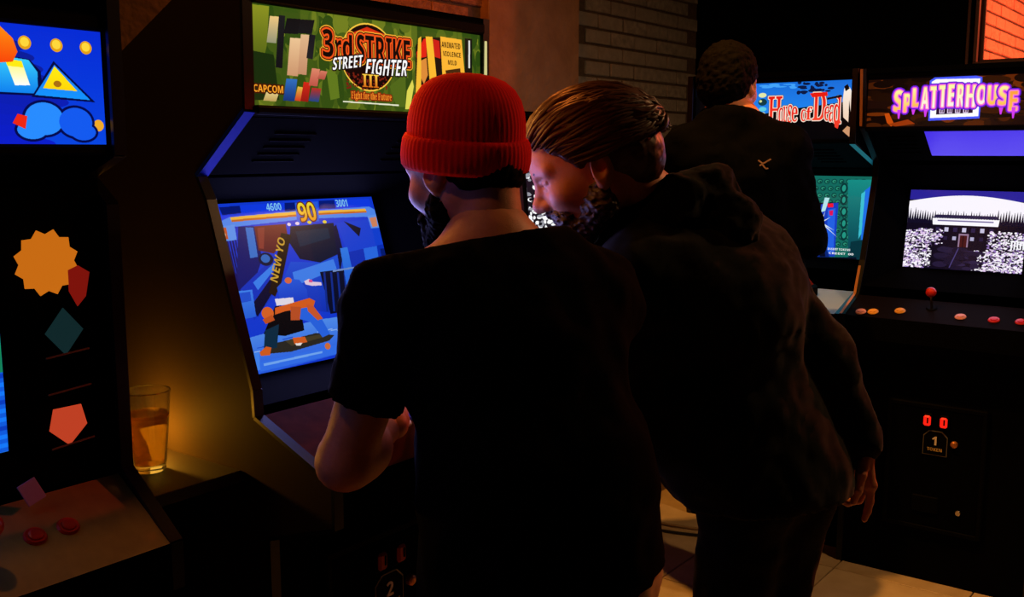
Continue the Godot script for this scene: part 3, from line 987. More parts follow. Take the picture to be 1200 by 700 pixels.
	p.disc(303, 99, 4, 4, Color8(8, 56, 54))
	p.disc(328, 97, 11, 13, Color8(10, 70, 66))
	p.disc(328, 97, 7, 8, Color8(40, 140, 112))
	p.disc(330, 98, 4, 3, Color8(8, 56, 54))
	p.disc(355, 96, 11, 13, Color8(10, 70, 66))
	p.disc(355, 96, 7, 8, Color8(40, 140, 112))
	p.disc(357, 98, 4, 4, Color8(8, 56, 54))
	p.disc(381, 95, 10, 13, Color8(10, 70, 66))
	p.disc(382, 95, 7, 7, Color8(40, 140, 112))
	p.disc(384, 97, 4, 4, Color8(8, 56, 54))
	p.disc(408, 94, 11, 13, Color8(10, 70, 66))
	p.disc(408, 94, 7, 7, Color8(40, 140, 112))
	p.disc(410, 96, 4, 4, Color8(8, 56, 54))
	p.disc(434, 94, 10, 13, Color8(10, 70, 66))
	p.disc(434, 93, 7, 7, Color8(40, 140, 112))
	p.disc(436, 95, 4, 4, Color8(8, 56, 54))
	p.disc(460, 93, 10, 13, Color8(10, 70, 66))
	p.disc(460, 92, 7, 7, Color8(40, 140, 112))
	p.disc(462, 94, 4, 4, Color8(8, 56, 54))
	p.disc(485, 92, 10, 13, Color8(10, 70, 66))
	p.disc(485, 91, 6, 7, Color8(40, 140, 112))
	p.disc(488, 93, 4, 4, Color8(8, 56, 54))
	p.disc(206, 136, 11, 13, Color8(10, 70, 66))
	p.disc(207, 137, 7, 8, Color8(40, 140, 112))
	p.disc(209, 138, 4, 4, Color8(8, 56, 54))
	p.disc(234, 135, 11, 13, Color8(10, 70, 66))
	p.disc(235, 135, 7, 8, Color8(40, 140, 112))
	p.disc(237, 137, 4, 4, Color8(8, 56, 54))
	p.disc(262, 134, 11, 13, Color8(10, 70, 66))
	p.disc(262, 134, 7, 8, Color8(40, 140, 112))
	p.disc(264, 136, 4, 4, Color8(8, 56, 54))
	p.disc(290, 133, 11, 13, Color8(10, 70, 66))
	p.disc(290, 133, 7, 8, Color8(40, 140, 112))
	p.disc(292, 135, 4, 4, Color8(8, 56, 54))
	p.disc(317, 132, 11, 13, Color8(10, 70, 66))
	p.disc(317, 132, 7, 8, Color8(40, 140, 112))
	p.disc(319, 133, 4, 4, Color8(8, 56, 54))
	p.disc(344, 131, 11, 13, Color8(10, 70, 66))
	p.disc(344, 131, 7, 8, Color8(40, 140, 112))
	p.disc(346, 132, 4, 4, Color8(8, 56, 54))
	p.disc(370, 130, 10, 13, Color8(10, 70, 66))
	p.disc(370, 130, 6, 8, Color8(40, 140, 112))
	p.disc(373, 131, 4, 4, Color8(8, 56, 54))
	p.disc(397, 129, 11, 13, Color8(10, 70, 66))
	p.disc(397, 129, 7, 8, Color8(40, 140, 112))
	p.disc(399, 130, 4, 4, Color8(8, 56, 54))
	p.disc(423, 128, 10, 13, Color8(10, 70, 66))
	p.disc(423, 128, 7, 8, Color8(40, 140, 112))
	p.disc(425, 129, 4, 4, Color8(8, 56, 54))
	p.disc(449, 127, 10, 13, Color8(10, 70, 66))
	p.disc(449, 127, 6, 8, Color8(40, 140, 112))
	p.disc(451, 128, 4, 4, Color8(8, 56, 54))
	p.disc(475, 126, 10, 13, Color8(10, 70, 66))
	p.disc(475, 126, 7, 8, Color8(40, 140, 112))
	p.disc(477, 127, 4, 4, Color8(8, 56, 54))
	p.disc(500, 125, 10, 13, Color8(10, 70, 66))
	p.disc(500, 124, 6, 7, Color8(40, 140, 112))
	p.disc(502, 126, 3, 4, Color8(8, 56, 54))
	p.disc(196, 172, 11, 13, Color8(10, 70, 66))
	p.disc(196, 172, 7, 8, Color8(40, 140, 112))
	p.disc(198, 173, 4, 4, Color8(8, 56, 54))
	p.disc(224, 171, 11, 13, Color8(10, 70, 66))
	p.disc(224, 171, 7, 8, Color8(40, 140, 112))
	p.disc(226, 172, 4, 4, Color8(8, 56, 54))
	p.disc(252, 169, 11, 13, Color8(10, 70, 66))
	p.disc(252, 170, 7, 8, Color8(40, 140, 112))
	p.disc(254, 171, 4, 4, Color8(8, 56, 54))
	p.disc(279, 168, 11, 13, Color8(10, 70, 66))
	p.disc(279, 168, 7, 8, Color8(40, 140, 112))
	p.disc(281, 170, 4, 4, Color8(8, 56, 54))
	p.disc(307, 167, 11, 13, Color8(10, 70, 66))
	p.disc(307, 167, 7, 8, Color8(40, 140, 112))
	p.disc(309, 168, 4, 4, Color8(8, 56, 54))
	p.disc(334, 166, 11, 13, Color8(10, 70, 66))
	p.disc(334, 166, 7, 8, Color8(40, 140, 112))
	p.disc(336, 167, 4, 4, Color8(8, 56, 54))
	p.disc(360, 165, 10, 13, Color8(10, 70, 66))
	p.disc(360, 165, 6, 8, Color8(40, 140, 112))
	p.disc(362, 166, 3, 4, Color8(8, 56, 54))
	p.disc(387, 163, 11, 13, Color8(10, 70, 66))
	p.disc(387, 163, 7, 7, Color8(40, 140, 112))
	p.disc(389, 165, 4, 4, Color8(8, 56, 54))
	p.disc(413, 162, 10, 13, Color8(10, 70, 66))
	p.disc(413, 162, 6, 8, Color8(40, 140, 112))
	p.disc(415, 163, 4, 3, Color8(8, 56, 54))
	p.disc(439, 161, 10, 13, Color8(10, 70, 66))
	p.disc(439, 161, 6, 8, Color8(40, 140, 112))
	p.disc(441, 162, 3, 4, Color8(8, 56, 54))
	p.disc(465, 160, 10, 13, Color8(10, 70, 66))
	p.disc(465, 160, 6, 8, Color8(40, 140, 112))
	p.disc(467, 161, 4, 4, Color8(8, 56, 54))
	p.disc(491, 159, 10, 13, Color8(10, 70, 66))
	p.disc(491, 158, 7, 7, Color8(40, 140, 112))
	p.disc(493, 160, 4, 4, Color8(8, 56, 54))
	p.disc(212, 206, 11, 13, Color8(10, 70, 66))
	p.disc(212, 207, 7, 8, Color8(40, 140, 112))
	p.disc(215, 208, 4, 4, Color8(8, 56, 54))
	p.disc(240, 205, 11, 13, Color8(10, 70, 66))
	p.disc(240, 205, 7, 8, Color8(40, 140, 112))
	p.disc(242, 206, 4, 4, Color8(8, 56, 54))
	p.disc(268, 203, 11, 13, Color8(10, 70, 66))
	p.disc(268, 204, 7, 8, Color8(40, 140, 112))
	p.disc(270, 205, 4, 4, Color8(8, 56, 54))
	p.disc(295, 202, 11, 13, Color8(10, 70, 66))
	p.disc(295, 202, 7, 8, Color8(40, 140, 112))
	p.disc(297, 204, 4, 4, Color8(8, 56, 54))
	p.disc(322, 201, 11, 13, Color8(10, 70, 66))
	p.disc(322, 201, 7, 8, Color8(40, 140, 112))
	p.disc(325, 202, 4, 4, Color8(8, 56, 54))
	p.disc(349, 199, 11, 13, Color8(10, 70, 66))
	p.disc(349, 199, 7, 7, Color8(40, 140, 112))
	p.disc(351, 201, 4, 4, Color8(8, 56, 54))
	p.disc(376, 198, 11, 13, Color8(10, 70, 66))
	p.disc(376, 198, 7, 8, Color8(40, 140, 112))
	p.disc(378, 199, 4, 4, Color8(8, 56, 54))
	p.disc(402, 197, 10, 13, Color8(10, 70, 66))
	p.disc(402, 197, 6, 8, Color8(40, 140, 112))
	p.disc(404, 198, 3, 4, Color8(8, 56, 54))
	p.disc(428, 195, 10, 13, Color8(10, 70, 66))
	p.disc(428, 195, 6, 7, Color8(40, 140, 112))
	p.disc(430, 197, 3, 4, Color8(8, 56, 54))
	p.disc(454, 194, 10, 13, Color8(10, 70, 66))
	p.disc(454, 194, 6, 8, Color8(40, 140, 112))
	p.disc(456, 195, 3, 4, Color8(8, 56, 54))
	p.disc(480, 193, 10, 13, Color8(10, 70, 66))
	p.disc(480, 193, 6, 8, Color8(40, 140, 112))
	p.disc(482, 194, 4, 4, Color8(8, 56, 54))
	p.disc(505, 191, 10, 12, Color8(10, 70, 66))
	p.disc(505, 191, 6, 7, Color8(40, 140, 112))
	p.disc(508, 193, 4, 4, Color8(8, 56, 54))
	p.disc(201, 242, 11, 13, Color8(10, 70, 66))
	p.disc(202, 242, 7, 8, Color8(40, 140, 112))
	p.disc(204, 244, 4, 4, Color8(8, 56, 54))
	p.disc(229, 240, 11, 13, Color8(10, 70, 66))
	p.disc(230, 241, 7, 8, Color8(40, 140, 112))
	p.disc(232, 242, 4, 4, Color8(8, 56, 54))
	p.disc(257, 239, 11, 13, Color8(10, 70, 66))
	p.disc(257, 239, 7, 8, Color8(40, 140, 112))
	p.disc(260, 240, 4, 4, Color8(8, 56, 54))
	p.disc(285, 237, 11, 13, Color8(10, 70, 66))
	p.disc(285, 238, 7, 8, Color8(40, 140, 112))
	p.disc(287, 239, 4, 4, Color8(8, 56, 54))
	p.disc(312, 236, 11, 13, Color8(10, 70, 66))
	p.disc(312, 236, 7, 8, Color8(40, 140, 112))
	p.disc(314, 237, 4, 4, Color8(8, 56, 54))
	p.disc(339, 234, 11, 13, Color8(10, 70, 66))
	p.disc(339, 234, 7, 7, Color8(40, 140, 112))
	p.disc(341, 236, 4, 4, Color8(8, 56, 54))
	p.disc(366, 233, 11, 13, Color8(10, 70, 66))
	p.disc(366, 233, 7, 8, Color8(40, 140, 112))
	p.disc(368, 234, 4, 4, Color8(8, 56, 54))
	p.disc(392, 231, 10, 13, Color8(10, 70, 66))
	p.disc(392, 231, 6, 7, Color8(40, 140, 112))
	p.disc(394, 233, 3, 4, Color8(8, 56, 54))
	p.disc(418, 230, 10, 13, Color8(10, 70, 66))
	p.disc(418, 230, 6, 8, Color8(40, 140, 112))
	p.disc(421, 231, 4, 4, Color8(8, 56, 54))
	p.disc(444, 228, 10, 12, Color8(10, 70, 66))
	p.disc(444, 228, 6, 7, Color8(40, 140, 112))
	p.disc(447, 230, 4, 4, Color8(8, 56, 54))
	p.disc(470, 227, 10, 13, Color8(10, 70, 66))
	p.disc(470, 227, 6, 8, Color8(40, 140, 112))
	p.disc(472, 228, 3, 4, Color8(8, 56, 54))
	p.disc(496, 225, 10, 12, Color8(10, 70, 66))
	p.disc(496, 225, 6, 7, Color8(40, 140, 112))
	p.disc(498, 227, 4, 4, Color8(8, 56, 54))
	p.disc(218, 276, 11, 13, Color8(10, 70, 66))
	p.disc(218, 276, 7, 8, Color8(40, 140, 112))
	p.disc(220, 278, 4, 4, Color8(8, 56, 54))
	p.disc(246, 274, 11, 13, Color8(10, 70, 66))
	p.disc(246, 275, 7, 8, Color8(40, 140, 112))
	p.disc(248, 276, 4, 4, Color8(8, 56, 54))
	p.disc(273, 273, 11, 13, Color8(10, 70, 66))
	p.disc(273, 273, 7, 8, Color8(40, 140, 112))
	p.disc(276, 274, 4, 4, Color8(8, 56, 54))
	p.disc(301, 271, 11, 13, Color8(10, 70, 66))
	p.disc(301, 271, 7, 8, Color8(40, 140, 112))
	p.disc(303, 273, 4, 4, Color8(8, 56, 54))
	p.disc(328, 269, 11, 13, Color8(10, 70, 66))
	p.disc(328, 270, 7, 8, Color8(40, 140, 112))
	p.disc(330, 271, 4, 4, Color8(8, 56, 54))
	p.disc(355, 268, 11, 13, Color8(10, 70, 66))
	p.disc(355, 268, 7, 8, Color8(40, 140, 112))
	p.disc(357, 269, 4, 4, Color8(8, 56, 54))
	p.disc(381, 266, 10, 13, Color8(10, 70, 66))
	p.disc(381, 266, 7, 8, Color8(40, 140, 112))
	p.disc(383, 267, 4, 3, Color8(8, 56, 54))
	p.disc(407, 265, 10, 13, Color8(10, 70, 66))
	p.disc(408, 264, 7, 7, Color8(40, 140, 112))
	p.disc(410, 266, 4, 4, Color8(8, 56, 54))
	p.disc(433, 263, 10, 13, Color8(10, 70, 66))
	p.disc(434, 263, 7, 8, Color8(40, 140, 112))
	p.disc(436, 264, 4, 4, Color8(8, 56, 54))
	p.disc(459, 261, 10, 13, Color8(10, 70, 66))
	p.disc(459, 261, 6, 7, Color8(40, 140, 112))
	p.disc(462, 262, 4, 3, Color8(8, 56, 54))
	p.disc(485, 260, 10, 13, Color8(10, 70, 66))
	p.disc(485, 259, 6, 7, Color8(40, 140, 112))
	p.disc(487, 261, 3, 4, Color8(8, 56, 54))
	p.disc(511, 258, 10, 13, Color8(10, 70, 66))
	p.disc(511, 258, 7, 8, Color8(40, 140, 112))
	p.disc(513, 259, 4, 4, Color8(8, 56, 54))
	p.disc(207, 312, 11, 13, Color8(10, 70, 66))
	p.disc(207, 312, 7, 8, Color8(40, 140, 112))
	p.disc(210, 314, 4, 4, Color8(8, 56, 54))
	p.disc(235, 310, 11, 13, Color8(10, 70, 66))
	p.disc(235, 310, 7, 8, Color8(40, 140, 112))
	p.disc(237, 312, 4, 4, Color8(8, 56, 54))
	p.disc(263, 308, 11, 13, Color8(10, 70, 66))
	p.disc(263, 309, 7, 8, Color8(40, 140, 112))
	p.disc(265, 310, 4, 4, Color8(8, 56, 54))
	p.disc(290, 306, 11, 13, Color8(10, 70, 66))
	p.disc(290, 307, 7, 8, Color8(40, 140, 112))
	p.disc(293, 308, 4, 4, Color8(8, 56, 54))
	p.disc(318, 305, 11, 13, Color8(10, 70, 66))
	p.disc(318, 305, 7, 8, Color8(40, 140, 112))
	p.disc(320, 306, 4, 4, Color8(8, 56, 54))
	p.disc(344, 303, 10, 13, Color8(10, 70, 66))
	p.disc(345, 303, 7, 8, Color8(40, 140, 112))
	p.disc(347, 304, 4, 4, Color8(8, 56, 54))
	p.disc(371, 301, 11, 13, Color8(10, 70, 66))
	p.disc(371, 301, 7, 8, Color8(40, 140, 112))
	p.disc(373, 302, 4, 4, Color8(8, 56, 54))
	p.disc(397, 299, 10, 13, Color8(10, 70, 66))
	p.disc(398, 299, 7, 7, Color8(40, 140, 112))
	p.disc(400, 300, 4, 3, Color8(8, 56, 54))
	p.disc(424, 298, 11, 13, Color8(10, 70, 66))
	p.disc(424, 297, 7, 7, Color8(40, 140, 112))
	p.disc(426, 299, 4, 4, Color8(8, 56, 54))
	p.disc(450, 296, 11, 13, Color8(10, 70, 66))
	p.disc(450, 296, 7, 8, Color8(40, 140, 112))
	p.disc(452, 297, 4, 4, Color8(8, 56, 54))
	p.disc(475, 294, 10, 13, Color8(10, 70, 66))
	p.disc(475, 294, 6, 8, Color8(40, 140, 112))
	p.disc(478, 295, 4, 4, Color8(8, 56, 54))
	p.disc(501, 292, 10, 13, Color8(10, 70, 66))
	p.disc(501, 292, 6, 7, Color8(40, 140, 112))
	p.disc(503, 293, 3, 3, Color8(8, 56, 54))
	p.disc(223, 346, 11, 13, Color8(10, 70, 66))
	p.disc(224, 346, 7, 8, Color8(40, 140, 112))
	p.disc(226, 347, 4, 4, Color8(8, 56, 54))
	p.disc(251, 344, 11, 13, Color8(10, 70, 66))
	p.disc(251, 344, 7, 8, Color8(40, 140, 112))
	p.disc(254, 345, 4, 4, Color8(8, 56, 54))
	p.disc(279, 342, 11, 13, Color8(10, 70, 66))
	p.disc(279, 342, 7, 8, Color8(40, 140, 112))
	p.disc(281, 343, 4, 4, Color8(8, 56, 54))
	p.disc(306, 340, 11, 13, Color8(10, 70, 66))
	p.disc(306, 340, 7, 8, Color8(40, 140, 112))
	p.disc(308, 341, 4, 4, Color8(8, 56, 54))
	p.disc(333, 338, 11, 13, Color8(10, 70, 66))
	p.disc(333, 338, 7, 8, Color8(40, 140, 112))
	p.disc(335, 339, 4, 4, Color8(8, 56, 54))
	p.disc(360, 336, 11, 13, Color8(10, 70, 66))
	p.disc(360, 336, 7, 8, Color8(40, 140, 112))
	p.disc(362, 337, 4, 4, Color8(8, 56, 54))
	p.disc(386, 334, 10, 13, Color8(10, 70, 66))
	p.disc(387, 334, 7, 8, Color8(40, 140, 112))
	p.disc(389, 335, 4, 3, Color8(8, 56, 54))
	p.disc(413, 332, 11, 13, Color8(10, 70, 66))
	p.disc(413, 332, 7, 7, Color8(40, 140, 112))
	p.disc(415, 333, 4, 3, Color8(8, 56, 54))
	p.disc(439, 330, 10, 13, Color8(10, 70, 66))
	p.disc(439, 330, 7, 7, Color8(40, 140, 112))
	p.disc(441, 331, 4, 3, Color8(8, 56, 54))
	p.disc(465, 328, 10, 12, Color8(10, 70, 66))
	p.disc(465, 328, 7, 7, Color8(40, 140, 112))
	p.disc(467, 329, 4, 3, Color8(8, 56, 54))
	p.disc(490, 326, 10, 12, Color8(10, 70, 66))
	p.disc(490, 326, 6, 7, Color8(40, 140, 112))
	p.disc(492, 328, 3, 4, Color8(8, 56, 54))
	p.disc(516, 324, 10, 12, Color8(10, 70, 66))
	p.disc(516, 324, 6, 7, Color8(40, 140, 112))
	p.disc(518, 326, 4, 4, Color8(8, 56, 54))
	p.poly(pp([425, 17, 511, 15, 513, 403, 456, 408]), Color8(22, 140, 132), Color8(10, 60, 76))
	p.disc(414, 59, 13, 26, Color8(8, 54, 54))
	p.disc(414, 59, 7, 16, Color8(34, 150, 130))
	p.disc(418, 116, 12, 26, Color8(8, 54, 54))
	p.disc(418, 116, 6, 15, Color8(34, 150, 130))
	p.disc(423, 174, 13, 26, Color8(8, 54, 54))
	p.disc(423, 173, 7, 15, Color8(34, 150, 130))
	p.disc(427, 231, 12, 26, Color8(8, 54, 54))
	p.disc(427, 230, 6, 15, Color8(34, 150, 130))
	p.disc(431, 288, 12, 26, Color8(8, 54, 54))
	p.disc(432, 287, 7, 15, Color8(34, 150, 130))
	p.poly(pp([487, 70, 509, 43, 510, 146, 498, 314, 493, 315]), Color8(30, 110, 226))
	p.poly(pp([478, 83, 491, 70, 493, 276, 484, 302]), Color8(60, 190, 210))
	p.poly(pp([193, 139, 401, 130, 399, 151, 195, 160]), Color8(12, 10, 30))
	p.poly(pp([337, 141, 400, 130, 406, 393, 347, 398]), Color8(22, 60, 190))
	p.poly(pp([364, 166, 392, 158, 400, 374, 375, 376]), Color8(34, 96, 226))
	p.poly(pp([232, 150, 244, 150, 245, 163, 233, 164]), Color8(206, 240, 252))
	p.poly(pp([249, 150, 262, 149, 263, 163, 250, 163]), Color8(206, 240, 252))
	p.poly(pp([267, 149, 279, 148, 280, 162, 268, 162]), Color8(206, 240, 252))
	p.poly(pp([284, 148, 296, 148, 297, 161, 285, 162]), Color8(206, 240, 252))
	p.poly(pp([301, 147, 313, 147, 314, 160, 302, 161]), Color8(206, 240, 252))
	p.poly(pp([318, 147, 330, 146, 331, 159, 319, 160]), Color8(206, 240, 252))
	p.poly(pp([234, 172, 246, 171, 247, 185, 235, 185]), Color8(206, 240, 252))
	p.poly(pp([251, 171, 263, 171, 264, 184, 252, 184]), Color8(206, 240, 252))
	p.poly(pp([268, 170, 281, 170, 282, 183, 269, 184]), Color8(206, 240, 252))
	p.poly(pp([286, 169, 298, 169, 299, 182, 287, 183]), Color8(206, 240, 252))
	p.poly(pp([303, 169, 315, 168, 316, 181, 304, 182]), Color8(206, 240, 252))
	p.poly(pp([320, 168, 332, 167, 333, 181, 321, 181]), Color8(206, 240, 252))
	p.poly(pp([235, 193, 248, 193, 249, 206, 236, 207]), Color8(206, 240, 252))
	p.poly(pp([253, 192, 265, 192, 266, 205, 254, 206]), Color8(206, 240, 252))
	p.poly(pp([270, 192, 282, 191, 283, 204, 271, 205]), Color8(206, 240, 252))
	p.poly(pp([287, 191, 299, 190, 300, 203, 288, 204]), Color8(206, 240, 252))
	p.poly(pp([304, 190, 316, 189, 318, 203, 306, 203]), Color8(206, 240, 252))
	p.poly(pp([321, 189, 333, 188, 335, 202, 323, 202]), Color8(206, 240, 252))
	p.poly(pp([237, 215, 249, 214, 250, 228, 238, 228]), Color8(206, 240, 252))
	p.poly(pp([254, 214, 267, 213, 268, 227, 256, 227]), Color8(206, 240, 252))
	p.poly(pp([272, 213, 284, 212, 285, 226, 273, 226]), Color8(206, 240, 252))
	p.poly(pp([289, 212, 301, 211, 302, 225, 290, 225]), Color8(206, 240, 252))
	p.poly(pp([306, 211, 318, 210, 319, 224, 307, 224]), Color8(206, 240, 252))
	p.poly(pp([323, 210, 335, 210, 336, 223, 324, 223]), Color8(206, 240, 252))
	p.poly(pp([239, 236, 251, 236, 252, 249, 240, 250]), Color8(206, 240, 252))
	p.poly(pp([256, 235, 268, 235, 269, 248, 257, 249]), Color8(206, 240, 252))
	p.poly(pp([273, 234, 286, 234, 287, 247, 275, 248]), Color8(206, 240, 252))
	p.poly(pp([291, 233, 303, 233, 304, 246, 292, 247]), Color8(206, 240, 252))
	p.poly(pp([308, 232, 320, 232, 321, 245, 309, 246]), Color8(206, 240, 252))
	p.poly(pp([325, 231, 337, 231, 338, 244, 326, 245]), Color8(206, 240, 252))
	p.poly(pp([203, 254, 345, 246, 387, 401, 216, 416]), Color8(14, 60, 150), Color8(10, 34, 110))
	p.disc(265, 298, 14, 13, Color8(8, 24, 80))
	p.disc(290, 320, 14, 16, Color8(30, 110, 226))
	p.disc(326, 273, 12, 10, Color8(60, 160, 240))
	p.disc(259, 310, 14, 17, Color8(10, 40, 120))
	p.disc(240, 320, 4, 6, Color8(8, 24, 80))
	p.disc(240, 395, 13, 16, Color8(30, 110, 226))
	p.disc(281, 319, 9, 9, Color8(60, 160, 240))
	p.disc(306, 275, 14, 12, Color8(10, 40, 120))
	p.disc(326, 318, 15, 8, Color8(8, 24, 80))
	p.disc(331, 332, 6, 17, Color8(30, 110, 226))
	p.disc(253, 393, 4, 9, Color8(60, 160, 240))
	p.disc(254, 308, 11, 8, Color8(10, 40, 120))
	p.disc(267, 359, 4, 18, Color8(8, 24, 80))
	p.disc(331, 344, 9, 6, Color8(30, 110, 226))
	p.disc(280, 310, 15, 15, Color8(60, 160, 240))
	p.disc(321, 293, 7, 8, Color8(10, 40, 120))
	p.disc(256, 266, 11, 14, Color8(8, 24, 80))
	p.disc(346, 365, 12, 6, Color8(30, 110, 226))
	p.disc(265, 279, 5, 14, Color8(60, 160, 240))
	p.disc(308, 358, 5, 9, Color8(10, 40, 120))
	p.disc(236, 371, 7, 6, Color8(8, 24, 80))
	p.disc(311, 343, 14, 12, Color8(30, 110, 226))
	p.disc(272, 264, 16, 13, Color8(60, 160, 240))
	p.disc(270, 336, 13, 17, Color8(10, 40, 120))
	p.disc(302, 369, 13, 6, Color8(8, 24, 80))
	p.disc(278, 286, 5, 15, Color8(30, 110, 226))
	p.disc(252, 363, 8, 8, Color8(60, 160, 240))
	p.disc(254, 374, 14, 6, Color8(10, 40, 120))
	p.disc(256, 271, 9, 17, Color8(8, 24, 80))
	p.disc(298, 278, 4, 5, Color8(30, 110, 226))
	p.disc(260, 283, 6, 8, Color8(60, 160, 240))
	p.disc(350, 361, 15, 15, Color8(10, 40, 120))
	p.disc(303, 350, 5, 16, Color8(8, 24, 80))
	p.disc(254, 331, 4, 13, Color8(30, 110, 226))
	p.poly(pp([346, 228, 308, 163, 341, 232]), Color8(226, 236, 240))
	p.poly(pp([342, 227, 292, 289, 346, 233]), Color8(226, 236, 240))
	p.poly(pp([341, 228, 319, 285, 346, 232]), Color8(226, 236, 240))
	p.poly(pp([341, 230, 338, 327, 347, 231]), Color8(226, 236, 240))
	p.poly(pp([341, 231, 365, 333, 347, 229]), Color8(226, 236, 240))
	p.poly(pp([342, 233, 415, 306, 346, 227]), Color8(226, 236, 240))
	p.poly(pp([342, 234, 397, 268, 345, 227]), Color8(226, 236, 240))
	p.poly(pp([345, 234, 376, 203, 342, 227]), Color8(226, 236, 240))
	p.poly(pp([347, 232, 356, 173, 341, 229]), Color8(226, 236, 240))
	p.poly(pp([343, 226, 295, 242, 345, 234]), Color8(226, 236, 240))
	p.poly(pp([314, 155, 328, 160, 346, 206, 334, 212]), Color8(214, 224, 226))
	p.poly(pp([348, 107, 366, 108, 355, 173, 340, 180]), Color8(180, 230, 236))
	p.disc(345, 230, 11, 14, Color8(250, 250, 250))
	p.poly(pp([337, 273, 352, 272, 372, 396, 352, 398]), Color8(6, 10, 30))
	p.poly(pp([360, 136, 382, 135, 383, 154, 362, 155]), Color8(240, 24, 50))
	p.poly(pp([369, 172, 384, 168, 384, 194, 373, 194]), Color8(220, 20, 90))
	p.poly(pp([458, 317, 510, 301, 513, 403, 456, 408]), Color8(6, 50, 60))
	p.text("INSERT TOKENS", Rect2(378, 352, 81, 10), Color8(246, 246, 246))
	p.text("CREDIT  00", Rect2(383, 372, 89, 10), Color8(246, 246, 246))
	p.poly(pp([215, 410, 483, 390, 485, 412, 218, 436]), Color8(6, 10, 30))
	return p.tex()

func blossoms(p: Painter, x0: float, y0: float, x1: float, y1: float, n: int, dense := 0.75):
	for i in n:
		var c: Color = [Color8(250, 246, 255), Color8(226, 200, 236), Color8(150, 120, 190), Color8(20, 12, 36)][0 if rng.randf() < dense * 0.6 else rng.randi_range(1, 3)]
		var x := rng.randf_range(x0, x1)
		var y := rng.randf_range(y0, y1)
		p.disc(x, y, rng.randf_range(3, 9), rng.randf_range(2, 6), c)

func art_house_screen() -> Texture2D:
	var p := Painter.new(self, 640, 480, Color8(12, 8, 26))
	p.rect(0, 0, 640, 60, Color8(40, 34, 150))
	var arc := []
	for k in 21: arc.append(Vector2(k * 32, 70 - 40 * sin(PI * k / 20.0)))
	arc.append(Vector2(640, 220))
	arc.append(Vector2(0, 220))
	p.poly(arc, Color8(250, 246, 255))
	rng.seed = 77
	for i in 46:      # fir tops against the white sky
		var x := i * 14.0
		var edge: float = absf(x - 320) / 320.0
		var top := 130.0 + rng.randf_range(-16, 14) - 12 * edge
		p.poly([Vector2(x - 12, 230), Vector2(x, top), Vector2(x + 12, 230)], Color8(16, 12, 36))
	p.rect(0, 205, 640, 275, Color8(14, 9, 28))
	p.poly([Vector2(160, 150), Vector2(480, 150), Vector2(500, 170), Vector2(140, 170)], Color8(40, 34, 70))
	p.poly([Vector2(140, 172), Vector2(500, 172), Vector2(496, 212), Vector2(146, 212)], Color8(250, 248, 255))
	p.rect(170, 182, 300, 8, Color8(120, 110, 160))
	for k in 7: p.rect(165 + k * 48, 226, 22, 26, Color8(200, 196, 226) if k % 2 else Color8(40, 30, 70))
	for k in 7: p.rect(165 + k * 48, 280, 20, 22, Color8(180, 176, 210) if k % 2 == 0 else Color8(36, 26, 60))
	p.rect(294, 262, 54, 80, Color8(150, 120, 150))
	p.rect(302, 272, 38, 70, Color8(70, 20, 24))
	p.rect(318, 272, 4, 70, Color8(20, 8, 14))
	blossoms(p, 0, 250, 150, 470, 520)
	blossoms(p, 60, 240, 210, 330, 160, 0.5)
	blossoms(p, 450, 240, 640, 470, 620)
	blossoms(p, 380, 360, 640, 478, 420)
	blossoms(p, 0, 400, 120, 478, 260)
	for k in 30: p.disc(320 + rng.randf_range(-120, 90), rng.randf_range(350, 470), rng.randf_range(20, 60), rng.randf_range(8, 20), Color8(18, 12, 34).lerp(Color8(44, 34, 70), rng.randf()))
	p.line(260, 470, 300, 350, 6, Color8(70, 60, 120))
	p.rect(566, 290, 74, 8, Color8(250, 250, 255))
	for k in 5: p.rect(570 + k * 15, 290, 8, 50, Color8(250, 250, 255))
	return p.tex()

func art_pale_screen() -> Texture2D:
	var p := Painter.new(self, 256, 192, Color8(20, 16, 26))
	rng.seed = 101
	for i in 900:
		var v := rng.randf()
		p.disc(rng.randf() * 256, rng.randf() * 192, rng.randf_range(3, 10), rng.randf_range(2, 5), Color8(250, 250, 252) if v < 0.62 else Color8(150, 150, 160) if v < 0.75 else Color8(20, 18, 24))
	return p.tex()

func art_maze_screen() -> Texture2D:
	var p := Painter.new(self, 480, 360, Color8(16, 90, 220))
	for j in 30: p.rect(0, j * 12, 480, 6, Color8(20, 120, 250) if j % 3 else Color8(10, 60, 190))
	p.vgrad(400, 0, 80, 150, Color8(90, 190, 255), Color8(40, 150, 250))
	p.rect(300, 200, 180, 50, Color8(20, 130, 90))
	p.text("4", Rect2(440, 150, 34, 60), Color8(250, 250, 200), null, [[4, Color8(20, 60, 60)]])
	for i in 5: p.rect(380 - i * 60, 260, 40, 60, Color8(240, 200, 40) if i % 2 else Color8(250, 250, 255))
	return p.tex()

# ---------------------------------------------------------------- cabinet
func ribbon(ch: Array, x0: float, x1: float, t: float) -> ArrayMesh:
	var s := st()
	for i in ch.size() - 1:
		var a: Vector2 = ch[i]
		var b: Vector2 = ch[i + 1]
		var e := (b - a).normalized()
		var n := Vector2(-e.y, e.x)
		s.append_from(plate(PackedVector2Array([a + n * t, b + n * t, b - n * 0.004, a - n * 0.004]), x0, x1), 0, Transform3D.IDENTITY)
	return s.commit()

func panel_light(parent: Node3D, called: String, at_: Transform3D, size: Vector2, c: Color, energy: float):
	var l := AreaLight3D.new()
	l.name = called
	l.area_size = size
	l.light_color = c
	l.light_energy = energy
	if "area_range" in l: l.set("area_range", 12.0)
	l.shadow_enabled = true
	parent.add_child(l, true)
	l.transform = at_ * Transform3D(Basis(Vector3.UP, PI), Vector3(0, 0, 0.012))
	return l

